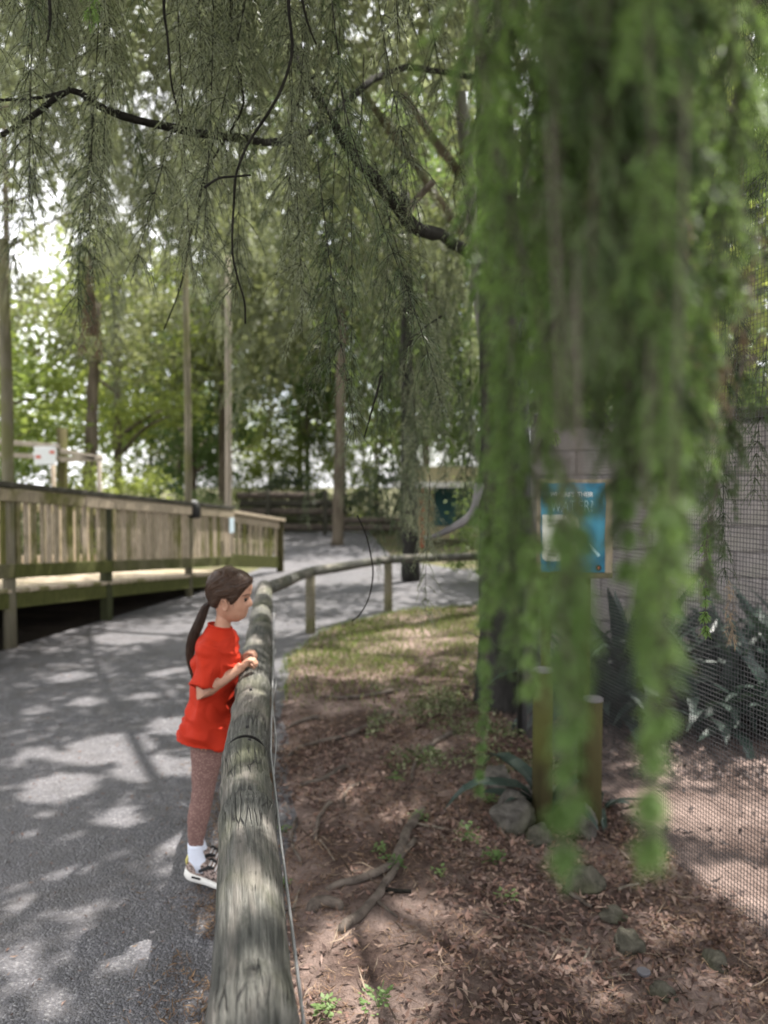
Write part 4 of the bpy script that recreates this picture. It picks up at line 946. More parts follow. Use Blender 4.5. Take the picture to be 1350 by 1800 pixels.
for (px, bot, Y, me, s_) in ((600, 690, 1.95, dk_s[0], .75), (585, 640, 2.0, dk_s[1], .7), (560, 760, 2.3, dk_s[0], .8), (140, 50, 1.8, fr_s[1], .8), (165, 62, 1.85, dk_s[0], .55), (110, 45, 1.85, dk_s[2], .5), (690, 1010, 4.6, dk_s[1], 1.1), (675, 960, 4.9, dk_s[1], 1.2), (755, 1110, 3.3, mid_s[0], .75), (720, 940, 4.0, mid_s[1], 1),
                            (165, 600, 2.9, mid_s[1], .9), (172, 610, 3.0, dk_s[0], 1.0), (158, 520, 2.95, mid_s[3], 1.0), (175, 420, 2.95, dk_s[1], .9), (640, 720, 2.6, mid_s[2], .9), (700, 700, 2.7, dk_s[2], .9)):
    L = me['len'] * s_; hang(me, P(px, bot, Y) + Vector((0, 0, L)), s_)
for k in range(9):
    me = random.choice(mid_s + dk_s[:1]); s_ = random.uniform(.9, 1.2); q = P(random.uniform(690, 845), random.uniform(890, 975), random.uniform(5.4, 8.0)); hang(me, q + Vector((0, 0, me['len'] * s_)), s_)
for k in range(5):   # brown dead part of the left hanging column
    me = dd_s[1]; hang(me, P(150 + 18 * random.random(), 420 + 10 * k, 2.9), .75, tilt=.04)
random.seed(23)
# thick curtain right in front of the camera on the right (kept close: it is what blurs)
for k in range(64):
    Y = random.uniform(.40, .85); px = random.uniform(985 if Y < .62 else 935, 1190); bot = lerp(60, 960, random.random() ** .75); bot = min(bot, 740) if px < 1110 else min(bot, 820)
    me = random.choice(fr_s); s_ = random.uniform(.6, 1.0); L = me['len'] * s_
    hang(me, (0, 0, 0), s_, tip=P(px, bot, Y), tilt=.14)
for k in range(34):
    Y = random.uniform(.9, 1.8); px = random.uniform(960, 1185); bot = lerp(100, 900, random.random() ** .8); bot = min(bot, 780) if 930 < px < 1085 else bot
    me = random.choice(dk_s + fr_s + fr_s); s_ = random.uniform(.45, .65); L = me['len'] * s_
    hang(me, (0, 0, 0), s_, tip=P(px, bot, Y), tilt=.05)
for (px, bot, Y, s_, i) in ((985, 1545, .36, .9, 1), (1003, 1440, .37, .85, 0), (1012, 1290, .40, .75, 2), (1134, 1530, .36, .95, 1), (1144, 1330, .38, .7, 0), (925, 1230, .52, .8, 0), (850, 1190, .62, .8, 2), (842, 1400, .8, .7, 1), (1100, 1030, .5, .9, 2), (1240, 1120, 1.5, 1.2, 1)):
    me = fn_s[i]; L = me['len'] * s_; hang(me, (0, 0, 0), s_, tip=P(px, bot, Y), tilt=.025, zj=.01)
for (px, bot, Y, s_, i) in ((880, 1080, .6, .6, 1), (862, 1010, .7, .7, 3), (905, 1140, .55, .5, 1), (890, 1180, .7, .5, 4), (930, 1050, .6, .5, 0), (850, 930, .8, .7, 1), (940, 1230, .6, .45, 3), (1000, 1010, .5, .35, 1), (1100, 960, .5, .4, 4), (1130, 900, .5, .6, 0), (1165, 960, .52, .6, 2), (1190, 880, .6, .7, 4), (1215, 990, .62, .7, 0), (1150, 1030, .5, .5, 3), (1120, 840, .48, .6, 2), (1205, 830, .55, .7, 1), (1225, 900, .7, .8, 4), (1180, 1080, .6, .5, 3), (1230, 1060, .8, .7, 0), (1085, 900, .55, .5, 4)):
    me = fr_s[i]; L = me['len'] * s_; hang(me, (0, 0, 0), s_, tip=P(px, bot, Y), tilt=.12)
for (px, bot, Y, s_) in ((1235, 770, .60, .55), (1222, 690, .62, .6), (1250, 730, .66, .6), (1228, 640, .60, .5), (1245, 590, .64, .5), (1118, 560, .5, .45), (1050, 420, .5, .4), (1290, 1130, 2.2, .7)):
    me = dd_s[0]; L = me['len'] * s_; hang(me, (0, 0, 0), s_, tip=P(px, bot, Y), tilt=.05)
for (px, bot, Y, s_) in ((1310, 640, 1.9, .5), (1325, 880, 1.7, .4), (1290, 760, 2.0, .5), (1240, 980, 1.8, .5), (1275, 1020, 2.1, .55), (1330, 260, 1.6, .6), (1300, 200, 1.5, .6), (1345, 330, 1.9, .7), (1280, 300, 2.3, .9), (1300, 130, 2.2, .8), (1335, 240, 2.5, 1.0), (1360, 420, 2.4, 1.0), (1265, 180, 2.6, 1.0), (1320, 60, 2.4, .9), (1225, 880, 1.6, .5), (1320, 470, 2.0, .5), (1290, 560, 2.2, .5), (1348, 180, 2.0, .6), (1340, 90, 2.0, .6)):
    me = random.choice(dk_s); L = me['len'] * s_; hang(me, (0, 0, 0), s_, tip=P(px, bot, Y), tilt=.05)
# beyond 280 single branches the farthest ones become one joined part
hb_ = [o for o in wt.children if o.name.startswith('hanging_branch')]
hb_.sort(key=lambda o: abs_loc(o).y)
far_, Vs, Fs, Ms, off = hb_[280:], [], [], [], 0
for o in far_:
    me = o.data; n = len(me.vertices); a = np.empty(n * 3, np.float32); me.vertices.foreach_get('co', a); a = a.reshape(-1, 3)
    R3 = np.array(o.rotation_euler.to_matrix()); a = (a * np.array(o.scale)) @ R3.T + np.array(abs_loc(o))
    tri = [(p.vertices[0], p.vertices[1], p.vertices[2]) for p in me.polygons] ; q4 = [(p.vertices[0], p.vertices[2], p.vertices[3]) for p in me.polygons if len(p.vertices) == 4]
    mi = [p.material_index for p in me.polygons] + [p.material_index for p in me.polygons if len(p.vertices) == 4]
    sl_ = {m.name: k for k, m in enumerate((M['twig'], M['fol_mid'], M['fol_dark']))}
    Vs.append(a); Fs.append(np.array(tri + q4) + off); Ms += [sl_.get(me.materials[i].name, 1) for i in mi]; off += n
    bpy.data.objects.remove(o)
if far_:
    me = np_mesh('fine_branches', np.concatenate(Vs), np.concatenate(Fs), M['twig']); me.materials.append(M['fol_mid']); me.materials.append(M['fol_dark'])
    me.polygons.foreach_set('material_index', np.array(Ms, np.int32)); tag(link('fine_branches', me, wt), kind='stuff')
# dense upper crown, all above the picture near the camera
g1 = np.random.default_rng(3)
c = clumps(g1, 470, (5.8, 6.8, 1.9), .38, 150) + np.array([-.3, 3.4, 6.9])
c = np.concatenate([c, g1.uniform([-4.6, -1.0, 5.0], [3.4, 10.5, 8.4], (46000, 3))])   # leaves added between the clumps to shade the path below
c = c[(c[:, 2] > 4.7) & ((c[:, 2] - CAMZ) / np.maximum(c[:, 1], .2) > .50)]; c = c[~lit_np(c)]
tag(link('crown', leaf_cloud('crown', c, .14, M['fol_mid'], 4, .4), wt), kind=None)

# ------------------------------------------------------------------ trees farther back
def crown_mesh(seed, ext, nc, per, sub, leaf, mat, asp=.45):
    g = np.random.default_rng(seed); return leaf_cloud('crown', clumps(g, nc, ext, sub, per), leaf, M[mat], seed, asp)
crA = {m: [crown_mesh(100 + i * 7 + j, (1, 1, 1.15), 54, 105, .135, .08, m) for j in range(2)] for i, m in enumerate(('fol_lime', 'fol_green', 'fol_olive', 'fol_dark'))}
def tree(x, y, h, r, zc, mat, label, tr=.16, bark='bark_brown', lean=0.0, group='background trees', nm='tree', j=None):
    t = empty(nm, (x, y, 0), label, 'tree', group)
    c = curve_pts([(x, y, -.1), (x + lean * .3, y, zc * .5), (x + lean, y, zc + .3 * (h - zc)), (x + lean * 1.3, y + .2, h - .2 * r)], 16)
    mb = MB(); mb.tube(c, [lerp(tr, tr * .3, i / 16) * (1 + .3 * math.exp(-i)) for i in range(17)], 12, True, rough=.08, seed=x); mb.build('trunk', M[bark], t, True)
    for k in range(5):
        a = k * 1.26 + x; b = c[8 + k]; e = b + Vector((math.cos(a) * r * .75, math.sin(a) * r * .75, r * .35)); mb = MB()
        mb.tube(curve_pts([b, b.lerp(e, .5) + Vector((0, 0, .2)), e], 8), [lerp(tr * .4, tr * .1, i / 8) for i in range(9)], 6, False); mb.build('limb', M[bark], t, True)
    o = link('crown', crA[mat][random.randint(0, 1) if j is None else j], t, (x + lean, y, (zc + h) / 2)); o.scale = (r, r, (h - zc) / 2.1); o.rotation_euler = (0, 0, random.uniform(0, 6))
    return t
TL = ((-9.5, 17, 5.4, 3.0, 1.2, 'fol_lime', 'lime green tree at the far left behind the timber frame'), (-6.9, 20, 7.6, 2.8, 2.0, 'fol_lime', 'lime tree behind the white sign on the timber frame'), (-13, 24, 6.4, 4.0, 1.5, 'fol_lime', 'lime green tree farthest left in the back row'),
      (-4.6, 22, 11.5, 3.2, 3.6, 'fol_olive', 'tall olive tree rising behind the two pale poles'), (-1.4, 26, 14, 3.8, 3.6, 'fol_olive', 'tall olive tree behind the log wall'), (1.2, 22, 12, 3.4, 2.6, 'fol_green', 'tall green tree left of the shelter'), (4.5, 25, 14, 4.5, 2, 'fol_green', 'large green tree behind the shelter'),
      (-8.2, 31, 18, 5.0, 3.0, 'fol_olive', 'very tall olive tree in the back row at left'), (-3.6, 33, 20, 5.0, 4.5, 'fol_green', 'very tall green tree in the middle of the back row'), (3, 34, 21, 5.5, 3, 'fol_olive', 'very tall olive tree in the back row right of the middle'), (9, 28, 16, 6, 1.5, 'fol_green', 'broad green tree behind the enclosure'),
      (5.5, 12, 9, 3.2, 2.4, 'fol_lime', 'lime green tree just behind the block wall'), (9, 15, 12, 4.5, 2, 'fol_green', 'green tree right of the lime tree behind the block wall'), (4.6, 14, 9.5, 2.4, 2.2, 'fol_dark', 'dark tree behind the enclosure between the two limes and the shelter'), (-20, 34, 9, 6, 2, 'fol_green', 'green tree at the left edge of the back row'), (15, 34, 18, 7, 2, 'fol_olive', 'olive tree at the right edge of the back row'),
      (-12.6, 26, 17.5, 4.6, 11, 'fol_olive', 'tall olive tree over the white sky gap at the upper left'), (-6.2, 25, 7.4, 2.6, 1.5, 'fol_green', 'middle sized green tree between the white sign and the pale poles'), (-11.5, 38, 13, 5, 2, 'fol_green', 'green tree in the farthest row behind the lime trees'), (-6.2, 42, 11, 4.2, 2.6, 'fol_lime', 'pale lime tree in the farthest row seen between the pale poles'), (-.4, 40, 13, 4.5, 2.0, 'fol_green', 'green tree in the farthest row above the low logs'), (-2.9, 29, 6.5, 2.0, 2.4, 'fol_green', 'small green tree just behind the log wall'))
for a in TL: tree(*a)
# second weeping tree with a pale trunk, middle distance
t2 = Vector((1.45, 9.3, 0)); w2 = empty('weeping_tree', t2, 'slender weeping tree with pale grey trunk standing behind the rail fence', 'tree')
limb([(1.45, 9.3, -.1), (1.4, 9.3, 1.5), (1.2, 9.3, 3.6), (.92, 9.35, 6.0), (.7, 9.4, 9)], .14, .06, 'bark_grey', 16, 'trunk', w2, 30)
for ctrl in ([(.95, 9.3, 4.5), (-.6, 9.0, 6.3), (-2.6, 9.2, 6.8), (-4.8, 9.8, 6.2)], [(.9, 9.3, 5.2), (-.4, 10.5, 7.4), (-2.2, 11.5, 7.8)], [(.9, 9.3, 5.4), (2.2, 10, 7.2), (3.8, 10.5, 7.0)]): limb(ctrl, .06, .02, 'bark_brown', 8, 'limb', w2)
for k in range(74):
    px = random.uniform(-100, 850); Y = random.uniform(7.2, 12.5); me = random.choice(far_s); s_ = random.uniform(.9, 1.4)
    bot = lerp(-100, min(low(px) + 90, 880) if px > 250 else low(px), random.random() ** .7); L = me['len'] * s_; top = P(px, bot, Y) + Vector((0, 0, L))
    if lit(top): continue
    hang(me, top, s_, parent=w2)
g2 = np.random.default_rng(8); c = clumps(g2, 48, (4.6, 3.0, 1.6), .35, 120) + np.array([-.8, 10.0, 8.4]); c = c[~lit_np(c)]
link('crown', leaf_cloud('crown', c, .13, M['fol_olive'], 6, .3), w2)
# bare trunks seen through the branches
def snag(x, y, h, r, mat, label, lean=0):
    t = empty('tree', (x, y, 0), label, 'tree', 'background trees')
    limb([(x, y, -.1), (x + lean * .3, y, h * .3), (x + lean * .7, y, h * .7), (x + lean, y, h)], r, r * .6, mat, 12, 'trunk', t)
    g = np.random.default_rng(int(abs(x) * 100)); o = link('crown', crA['fol_olive'][0], t, (x + lean, y, h)); o.scale = (1.8, 1.8, 1.6)
snag(P(592, 850, 19).x, 19, 7, .15, 'bark_brown', 'pale brown trunk standing in front of the log wall', .2)
snag(P(722, 850, 12).x, 12, 6, .14, 'bark', 'dark trunk behind the fence beside the orange post', -.1)
snag(P(150, 850, 17).x, 17, 5.5, .17, 'bark_brown', 'brown trunk inside the open timber frame', .3)
# low bushes
def bush(x, y, r, h, mat, label):
    t = empty('bush', (x, y, 0), label, 'bush', 'low bushes in the background')
    o = link('foliage', crA[mat][0], t, (x, y, h * .45)); o.scale = (r, r * .8, h * .55); o.rotation_euler = (0, 0, x)
    mb = MB()
    for k in range(4): mb.tube([(x, y, -.05), (x + .3 * r * math.cos(k * 1.6), y + .3 * r * math.sin(k * 1.6), h * .6)], [.03, .012], 5)
    mb.build('stem', M['bark_brown'], t)
for a in ((-8.2, 16.5, 2.0, 2.0, 'fol_green', 'dark green bush behind the far left of the timber frame'), (-6.0, 16.8, 1.5, 1.9, 'fol_lime', 'lime bush behind the thick yellowish post'), (-4.9, 18.5, 1.0, 1.55, 'fol_green', 'green bush behind the middle of the boardwalk handrail'), (-4.1, 17, .9, 1.25, 'fol_olive', 'low olive bush between the two pale poles'), (-10.5, 17, 2.2, 2.6, 'fol_green', 'big green bush at the left edge'),
          (-3.0, 25, 1.6, 1.9, 'fol_dark', 'dark bush on top of the log wall'), (3.6, 16.5, 1.5, 2.2, 'fol_green', 'green bush beside the shelter'), (.1, 24.5, 1.5, 2.0, 'fol_dark', 'dark bush behind the low logs'), (-3.9, 27.5, 1.7, 3.4, 'fol_lime', 'pale lime bush behind the left end of the log wall'), (-1.5, 29, 1.9, 3.6, 'fol_lime', 'sunny lime bush far behind the right end of the log wall'), (1.7, 28, 1.9, 3.6, 'fol_green', 'tall green bush far behind the shelter'), (-6.4, 30, 2.0, 3.6, 'fol_green', 'green bush far behind the pale poles'), (2.9, 8.6, 1.3, 2.6, 'fol_lime', 'lime bush behind the block wall'), (4.6, 8.2, 1.4, 3.0, 'fol_green', 'green bush right of the lime bush behind the block wall'), (1.9, 11.5, 1.2, 1.6, 'fol_green', 'green bush on the far side of the path at right')):
    bush(*a)

# ------------------------------------------------------------------ the girl at the rail
GY = 2.90
girl = empty('person', (-.70, GY, 0), 'girl in bright red t-shirt and patterned leggings leaning her hands on the log rail', 'person')
t = NT('skin'); f = t.noise(t.mapv(), 30, 4); M['skin'] = t.fin(t.ramp(f, [(.3, (.36, .19, .125)), (.7, (.46, .26, .18))]), .5, None, .35)
t.b.inputs['Subsurface Weight'].default_value = .12; t.b.inputs['Subsurface Radius'].default_value = (.012, .005, .003); t.b.inputs['Subsurface Scale'].default_value = .5
t = NT('shirt'); f = t.noise(t.mapv(), 6, 4); wv = t.noise(t.mapv((1, 1, 1)), 900, 2); M['shirt'] = t.fin(t.ramp(f, [(.3, (.37, .020, .006)), (.7, (.46, .029, .009))]), .75, t.bump(wv, .25, .001), .2)
t = NT('leggings'); vo = t.voro(t.mapv(), 150); M['leggings'] = t.fin(t.mix(t.ramp(vo.outputs['Distance'], [(.30, 1), (.42, 0)]), (.17, .10, .088), (.29, .18, .155)), .85, None, .15)
M['sock'] = m_plain('sock', (.62, .65, .74), .85, .06, 90)
t = NT('shoe_upper'); vo = t.voro(t.mapv(), 140); nz2 = t.noise(t.mapv((60, 60, 60)), 1.0, 2)
M['shoe'] = t.fin(t.mix(t.ramp(vo.outputs['Distance'], [(.36, 0), (.46, 1)]), (.018, .017, .018), (.32, .245, .215)), .8, None, .2)
M['sole'] = m_plain('sole_foam', (.70, .68, .64), .6, .06, 30); M['tab'] = m_plain('pull_tab', (.55, .48, .16), .7, .1); M['black'] = m_plain('black_fabric', (.015, .015, .016), .7, .1)
t = NT('hair'); f = t.noise(t.mapv((40, 40, 12)), 4, 6, .7); z_ = t.n('ShaderNodeSeparateXYZ'); t.l(t.tc.outputs['Object'], z_.inputs[0])
M['hair'] = t.fin(t.mix(t.ramp(z_.outputs['Z'], [(.78, .75), (1.06, .0)]), t.ramp(f, [(.3, (.018, .010, .007)), (.7, (.065, .038, .026))]), t.ramp(f, [(.3, (.04, .024, .016)), (.7, (.12, .075, .052))])), .5, None, .25)
M['hair_light'] = m_plain('hair_light', (.07, .042, .029), .6, .5, 40, .12)
M['eye'] = m_plain('eye', (.02, .015, .012), .2, .1)
HCY = GY
HZ = [(1.008, -.545, -.600, .022), (1.018, -.530, -.612, .034), (1.028, -.521, -.626, .042), (1.040, -.516, -.632, .050), (1.055, -.5125, -.636, .056), (1.075, -.5085, -.646, .062), (1.095, -.5045, -.656, .066), (1.107, -.5045, -.660, .068), (1.120, -.4985, -.664, .070),
      (1.140, -.494, -.665, .072), (1.158, -.495, -.662, .071), (1.175, -.504, -.655, .068), (1.190, -.522, -.645, .060), (1.202, -.545, -.630, .048), (1.211, -.572, -.610, .030), (1.215, -.588, -.598, .008)]
zs_ = [h[0] for h in HZ]
def hz(z, i): return float(np.interp(z, zs_, [h[i] for h in HZ]))
def hp(th, z, off=0.0, face=True):
    p = hp0(th, z, off, face); return HP + (p - HP) * .955
HP = Vector((-.605, HCY, 1.035))
def hp0(th, z, off=0.0, face=True):
    """point of the head: th = 0 is the face (+x), z world height"""
    f, b, wd = hz(z, 1), hz(z, 2), hz(z, 3); c = lerp(f, b, .52); a = (f - c) if math.cos(th) > 0 else (c - b)
    cs, sn = math.cos(th), math.sin(th); ex = .86
    x = c + a * math.copysign(abs(cs) ** ex, cs); y = wd * math.copysign(abs(sn) ** ex, sn) * (1 - .10 * max(0, cs))
    if face and cs > 0:
        def gz(z0, s): return math.exp(-((z - z0) / s) ** 2)
        up = sst(1.112, 1.073, z) * sst(1.060, 1.070, z)
        x += (.0165 * up) * math.exp(-(y / (.007 + .004 * up)) ** 2)                        # nose
        x += .0045 * gz(1.0545, .004) * math.exp(-(y / .015) ** 2) + .0042 * gz(1.043, .0045) * math.exp(-(y / .013) ** 2)   # lips
        x -= .0030 * gz(1.0490, .0026) * math.exp(-(y / .018) ** 2)
        x += .004 * gz(1.024, .009) * math.exp(-(y / .018) ** 2)                             # chin
        for s in (1, -1):
            x -= .0075 * gz(1.097, .010) * math.exp(-((y - s * .027) / .013) ** 2)            # eye sockets
            x += .004 * gz(1.115, .006) * math.exp(-((y - s * .025) / .018) ** 2)             # brows
            x += .003 * gz(1.068, .014) * math.exp(-((y - s * .033) / .018) ** 2)             # cheeks
    p = Vector((x, HCY + y, z))
    if off:
        n = Vector((x - c, y * 1.15, (z - 1.12) * .7)); n.normalize(); p += n * off
    return p
mb = MB()
mb.loft([[hp(2 * math.pi * k / 72, z) for k in range(72)] for z in np.linspace(1.008, 1.215, 74)])
def ring(c, ax_x, ax_y, n=28, p=1.0): return [Vector((c[0] + ax_x * math.copysign(abs(math.cos(2 * math.pi * k / n)) ** p, math.cos(2 * math.pi * k / n)), c[1] + ax_y * math.copysign(abs(math.sin(2 * math.pi * k / n)) ** p, math.sin(2 * math.pi * k / n)), c[2])) for k in range(n)]
mb.loft([ring((-.625, GY, .93), .048, .056), ring((-.622, GY, .955), .040, .046), ring((-.617, GY, .975), .0335, .037), ring((-.612, GY, 1.0), .0305, .033), ring((-.604, GY, 1.03), .031, .034), ring((-.60, GY, 1.07), .034, .036)])
# trunk of the body, hidden by the shirt
TR = [(.985, -.63, .030, .035), (.965, -.628, .045, .07), (.945, -.630, .058, .105), (.90, -.632, .066, .108), (.85, -.632, .070, .102), (.80, -.636, .070, .098), (.74, -.645, .068, .096), (.68, -.655, .070, .102), (.62, -.664, .072, .108), (.57, -.668, .066, .106)]
mb.loft([ring((x, GY, z), a, b) for z, x, a, b in [(z, x, a - .007, b - .008) for z, x, a, b in TR[::-1]]])
def arm(sgn):
    y = GY - sgn * .115
    sh = Vector((-.632, y + sgn * .02, .928)); el = Vector((-.668, y - sgn * .012, .765)); wr_ = Vector((-.545 if sgn > 0 else -.565, y + sgn * (.055 if sgn > 0 else .03), .838)); ha = Vector((-.520 if sgn > 0 else -.542, y + sgn * (.063 if sgn > 0 else .035), .858))
    pts = [sh, sh.lerp(el, .35), sh.lerp(el, .8), el + Vector((.004, 0, -.002)), el.lerp(wr_, .2), el.lerp(wr_, .55), wr_, wr_.lerp(ha, .6)]
    mb.tube(pts, [.020, .024, .025, .026, .028, .0245, .0185, .019], 16)
    hd = (ha - wr_).normalized()
    m = Matrix((hd, Vector((0, 1, 0)), hd.cross(Vector((0, 1, 0))))).transposed()
    mb.ball(ha + Vector((.004, 0, .0)), (.026, .0255, .0145), m)
    for i in range(4):
        yo = (-.0195 + .013 * i) ; ln = (.8, .95, 1.0, .88)[i if sgn < 0 else i]
        k0 = ha + hd * .020 + Vector((0, yo, .003)); k1 = k0 + Vector((.019 * ln, 0, -.002)); k2 = k1 + Vector((.010 * ln, 0, -.015 * ln)); k3 = k2 + Vector((-.003, 0, -.012 * ln))
        mb.tube([k0 - hd * .012, k0, k1, k2, k3], [.0062, .0066, .0062, .0057, .0045], 8)
    th = ha + Vector((-.004, sgn * .018, -.004)); mb.tube([th, th + Vector((.016, sgn * .009, -.006)), th + Vector((.030, sgn * .008, -.014)), th + Vector((.038, sgn * .004, -.020))], [.008, .008, .007, .005], 8)
arm(1); arm(-1)
LEG = {1: [(-.662, .62, .066), (-.664, .55, .062), (-.668, .48, .055), (-.676, .42, .047), (-.678, .385, .043), (-.686, .34, .041), (-.697, .285, .0425), (-.704, .23, .036), (-.708, .185, .029), (-.710, .15, .026), (-.712, .10, .026)],
       -1: [(-.664, .62, .066), (-.668, .55, .062), (-.676, .48, .055), (-.686, .42, .047), (-.690, .385, .043), (-.699, .34, .041), (-.711, .285, .0425), (-.720, .23, .036), (-.726, .185, .029), (-.728, .15, .026), (-.730, .10, .026)]}
LY = {1: GY - .050, -1: GY + .050}
for s in (1, -1):
    mb.loft([ring((x, LY[s], z), r * .86, r * .82, 18) for x, z, r in LEG[s][::-1]])
# ears
for s in (1, -1):
    e = HP + (Vector((-.588, HCY + s * .0665, 1.082)) - HP) * .955; m = Matrix.Rotation(R(-14), 3, 'Y') @ Matrix.Rotation(s * R(14), 3, 'Z')
    c = []; 
    for k in range(15):
        a = R(-70) + R(300) * k / 14; c.append(e + m @ Vector((-.0125 * math.cos(a + 1.6) - .002, s * (.004 + .003 * math.sin(a)), .0215 * math.sin(a + 1.6) * (1 if math.sin(a + 1.6) > 0 else .9))))
    mb.tube(c, [.0042] * 13 + [.005, .0045], 7)
    mb.ball(e + m @ Vector((-.002, s * -.001, 0)), (.0105, .004, .0175), m, 6, 10)
    mb.ball(e + m @ Vector((.003, s * .003, -.017)), (.0065, .004, .007), m, 6, 10)
body = remeshed(mb, .0027, 'body', M['skin'], girl, None, 3)
# eyes, lashes and brows
for s in (1, -1):
    q = hp(0, 1.097); ec = HP + (Vector((-.5165, HCY + s * .0275, 1.0965)) - HP) * .955; m2 = MB(); m2.ball(ec + Vector((-.0010, 0, 0)), .0078, None, 8, 12); m2.build('eye', M['eye'], girl, True)
    m2 = MB(); m2.tube([HP + (Vector((-.5065, HCY + s * (.018 + .0045 * k), 1.1015 - .0012 * abs(k - 1.5) - (.0035 if k == 4 else 0))) + Vector((-.0022 * k * .6, 0, 0)) - HP) * .955 for k in range(5)], [.0008, .0013, .0015, .0013, .0008], 6); m2.build('eyelash', M['black'], girl, True)
    m2 = MB(); m2.tube([hp(s * (.22 + .16 * k), 1.1165 + .002 * math.sin(k)) + Vector((.0008, 0, 0)) for k in range(5)], [.001, .0018, .002, .0017, .0008], 6); m2.build('eyebrow', M['hair'], girl, True)
# hair: shell over the skull plus combed strands to the tie
TIE = HP + (Vector((-.674, GY, 1.074)) - HP) * .955
def hairline(x): return pw(x, [(-.66, 1.052), (-.64, 1.056), (-.618, 1.075), (-.604, 1.100), (-.585, 1.108), (-.574, 1.095), (-.568, 1.080), (-.560, 1.085), (-.545, 1.098), (-.525, 1.125), (-.508, 1.146), (-.494, 1.160)])
NT_, NZ_ = 120, 70; grid = {}; hv = MB(); zz = np.linspace(1.045, 1.2149, NZ_)
for i, z in enumerate(zz):
    for k in range(NT_):
        th = 2 * math.pi * k / NT_; p = hp0(th, z, 0, False); hl = hairline(p.x); d = z - hl
        if d < -.004: continue
        fl = Vector((p.x, p.y, p.z)) - TIE; ang = math.atan2(fl.z, math.copysign(math.hypot(fl.x, 0) + .001, fl.x)) 
        gro = .0013 * math.sin(ang * 46 + 9 * mnoise.noise(p * 26)) + .0016 * mnoise.noise(Vector((ang * 9, p.y * 20, 1)))
        o_ = .0105 * sst(-.004, .022, d) + gro * sst(0, .02, d) + (.004 * sst(1.13, 1.2, z) * sst(-.60, -.66, p.x))
        grid[(i, k)] = len(hv.v); hv.v.append(tuple(hp(th, z, max(.0006, o_), False)))
for i in range(NZ_ - 1):
    for k in range(NT_):
        q = [(i, k), (i, (k + 1) % NT_), (i + 1, (k + 1) % NT_), (i + 1, k)]
        if all(c in grid for c in q): hv.f.append(tuple(grid[c] for c in q))
top = [grid[(NZ_ - 1, k)] for k in range(NT_) if (NZ_ - 1, k) in grid]; hv.f.append(tuple(top))
hair = hv.build('hair', M['hair'], girl, True)
sb = MB(); rr = random.Random(5)
for k in range(330):
    th = rr.uniform(-math.pi, math.pi); z1 = rr.uniform(1.07, 1.205); p0 = hp0(th, z1, 0, False)
    if z1 < hairline(p0.x) + .003 or abs(th) > 2.9: continue
    pts = []; thE = math.copysign(math.pi, th); off = rr.uniform(.0085, .0135)
    for j in range(9):
        u = j / 8; e = u * u * (3 - 2 * u)
        pts.append(hp(lerp(th, thE * .985, e), lerp(z1, 1.076, u ** 1.7), off * (1 if j else .6), False))
    if all(q_.z > hairline(q_.x) - .006 for q_ in (HP + (pp - HP) / .955 for pp in pts)): sb.tube(pts, [.0004] + [.0011] * 7 + [.0009], 4, False)
for k in range(40):      # loose hairs standing off the head
    th = rr.choice((-1, 1)) * rr.uniform(1.2, 3.0); p = hp(th, rr.uniform(1.10, 1.205), .010, False); q = p + Vector((rr.uniform(-.022, .0), rr.uniform(-.006, .006), rr.uniform(-.02, .006)))
    sb.tube([p, p.lerp(q, .5) + Vector((0, 0, .005)), q], [.0006, .0005, .0003], 3, False)
for k in range(26):      # fly-away wisps at temple, nape and crown
    th = rr.choice((-1, 1)) * rr.uniform(1.25, 1.7); p = hp(th, rr.uniform(1.09, 1.13), .006, False); q = p + Vector((rr.uniform(-.004, .012), rr.uniform(-.004, .004), rr.uniform(-.035, -.012)))
    sb.tube([p, p.lerp(q, .5) + Vector((.003, 0, 0)), q], [.0006, .0005, .0003], 3, False)
sb.build('strands', M['hair_light'], hair, True)
hb = MB(); hb.tube([TIE + Vector((.010 * math.cos(a), .0125 * math.sin(a), .004 * math.cos(a))) for a in np.linspace(0, 6.283, 17)], .0042, 8, False); hb.build('hair_tie', M['black'], girl, True)
ptc = [TIE + Vector((.012, 0, .006)), TIE, Vector((-.684, GY - .004, 1.045)), Vector((-.700, GY - .010, 1.0)), Vector((-.719, GY - .014, .955)), Vector((-.731, GY - .016, .905)), Vector((-.734, GY - .016, .86)), Vector((-.727, GY - .014, .815)), Vector((-.722, GY - .012, .775))]
pc = curve_pts(ptc, 24); pr = [pw(i / 24, [(0, .010), (.12, .0115), (.3, .0155), (.45, .018), (.6, .015), (.8, .008), (1, .003)]) for i in range(25)]
pb = MB(); pb.tube(pc, [r * .72 for r in pr], 14, True, rough=.15, seed=2)
for k in range(200):
    a = rr.uniform(0, 6.283); rad = rr.uniform(.65, 1.25); end = rr.randint(14, 25); tw = rr.uniform(-.8, .8); c = []
    for i in range(0, end): c.append(pc[i] + Vector((math.cos(a + tw * i / 24) * pr[i] * rad, math.sin(a + tw * i / 24) * pr[i] * rad * 1.1, 0)))
    pb.tube(c[::2], [.0009] * (len(c[::2]) - 1) + [.0004], 4, False)
pb.build('ponytail', M['hair'], girl, True)
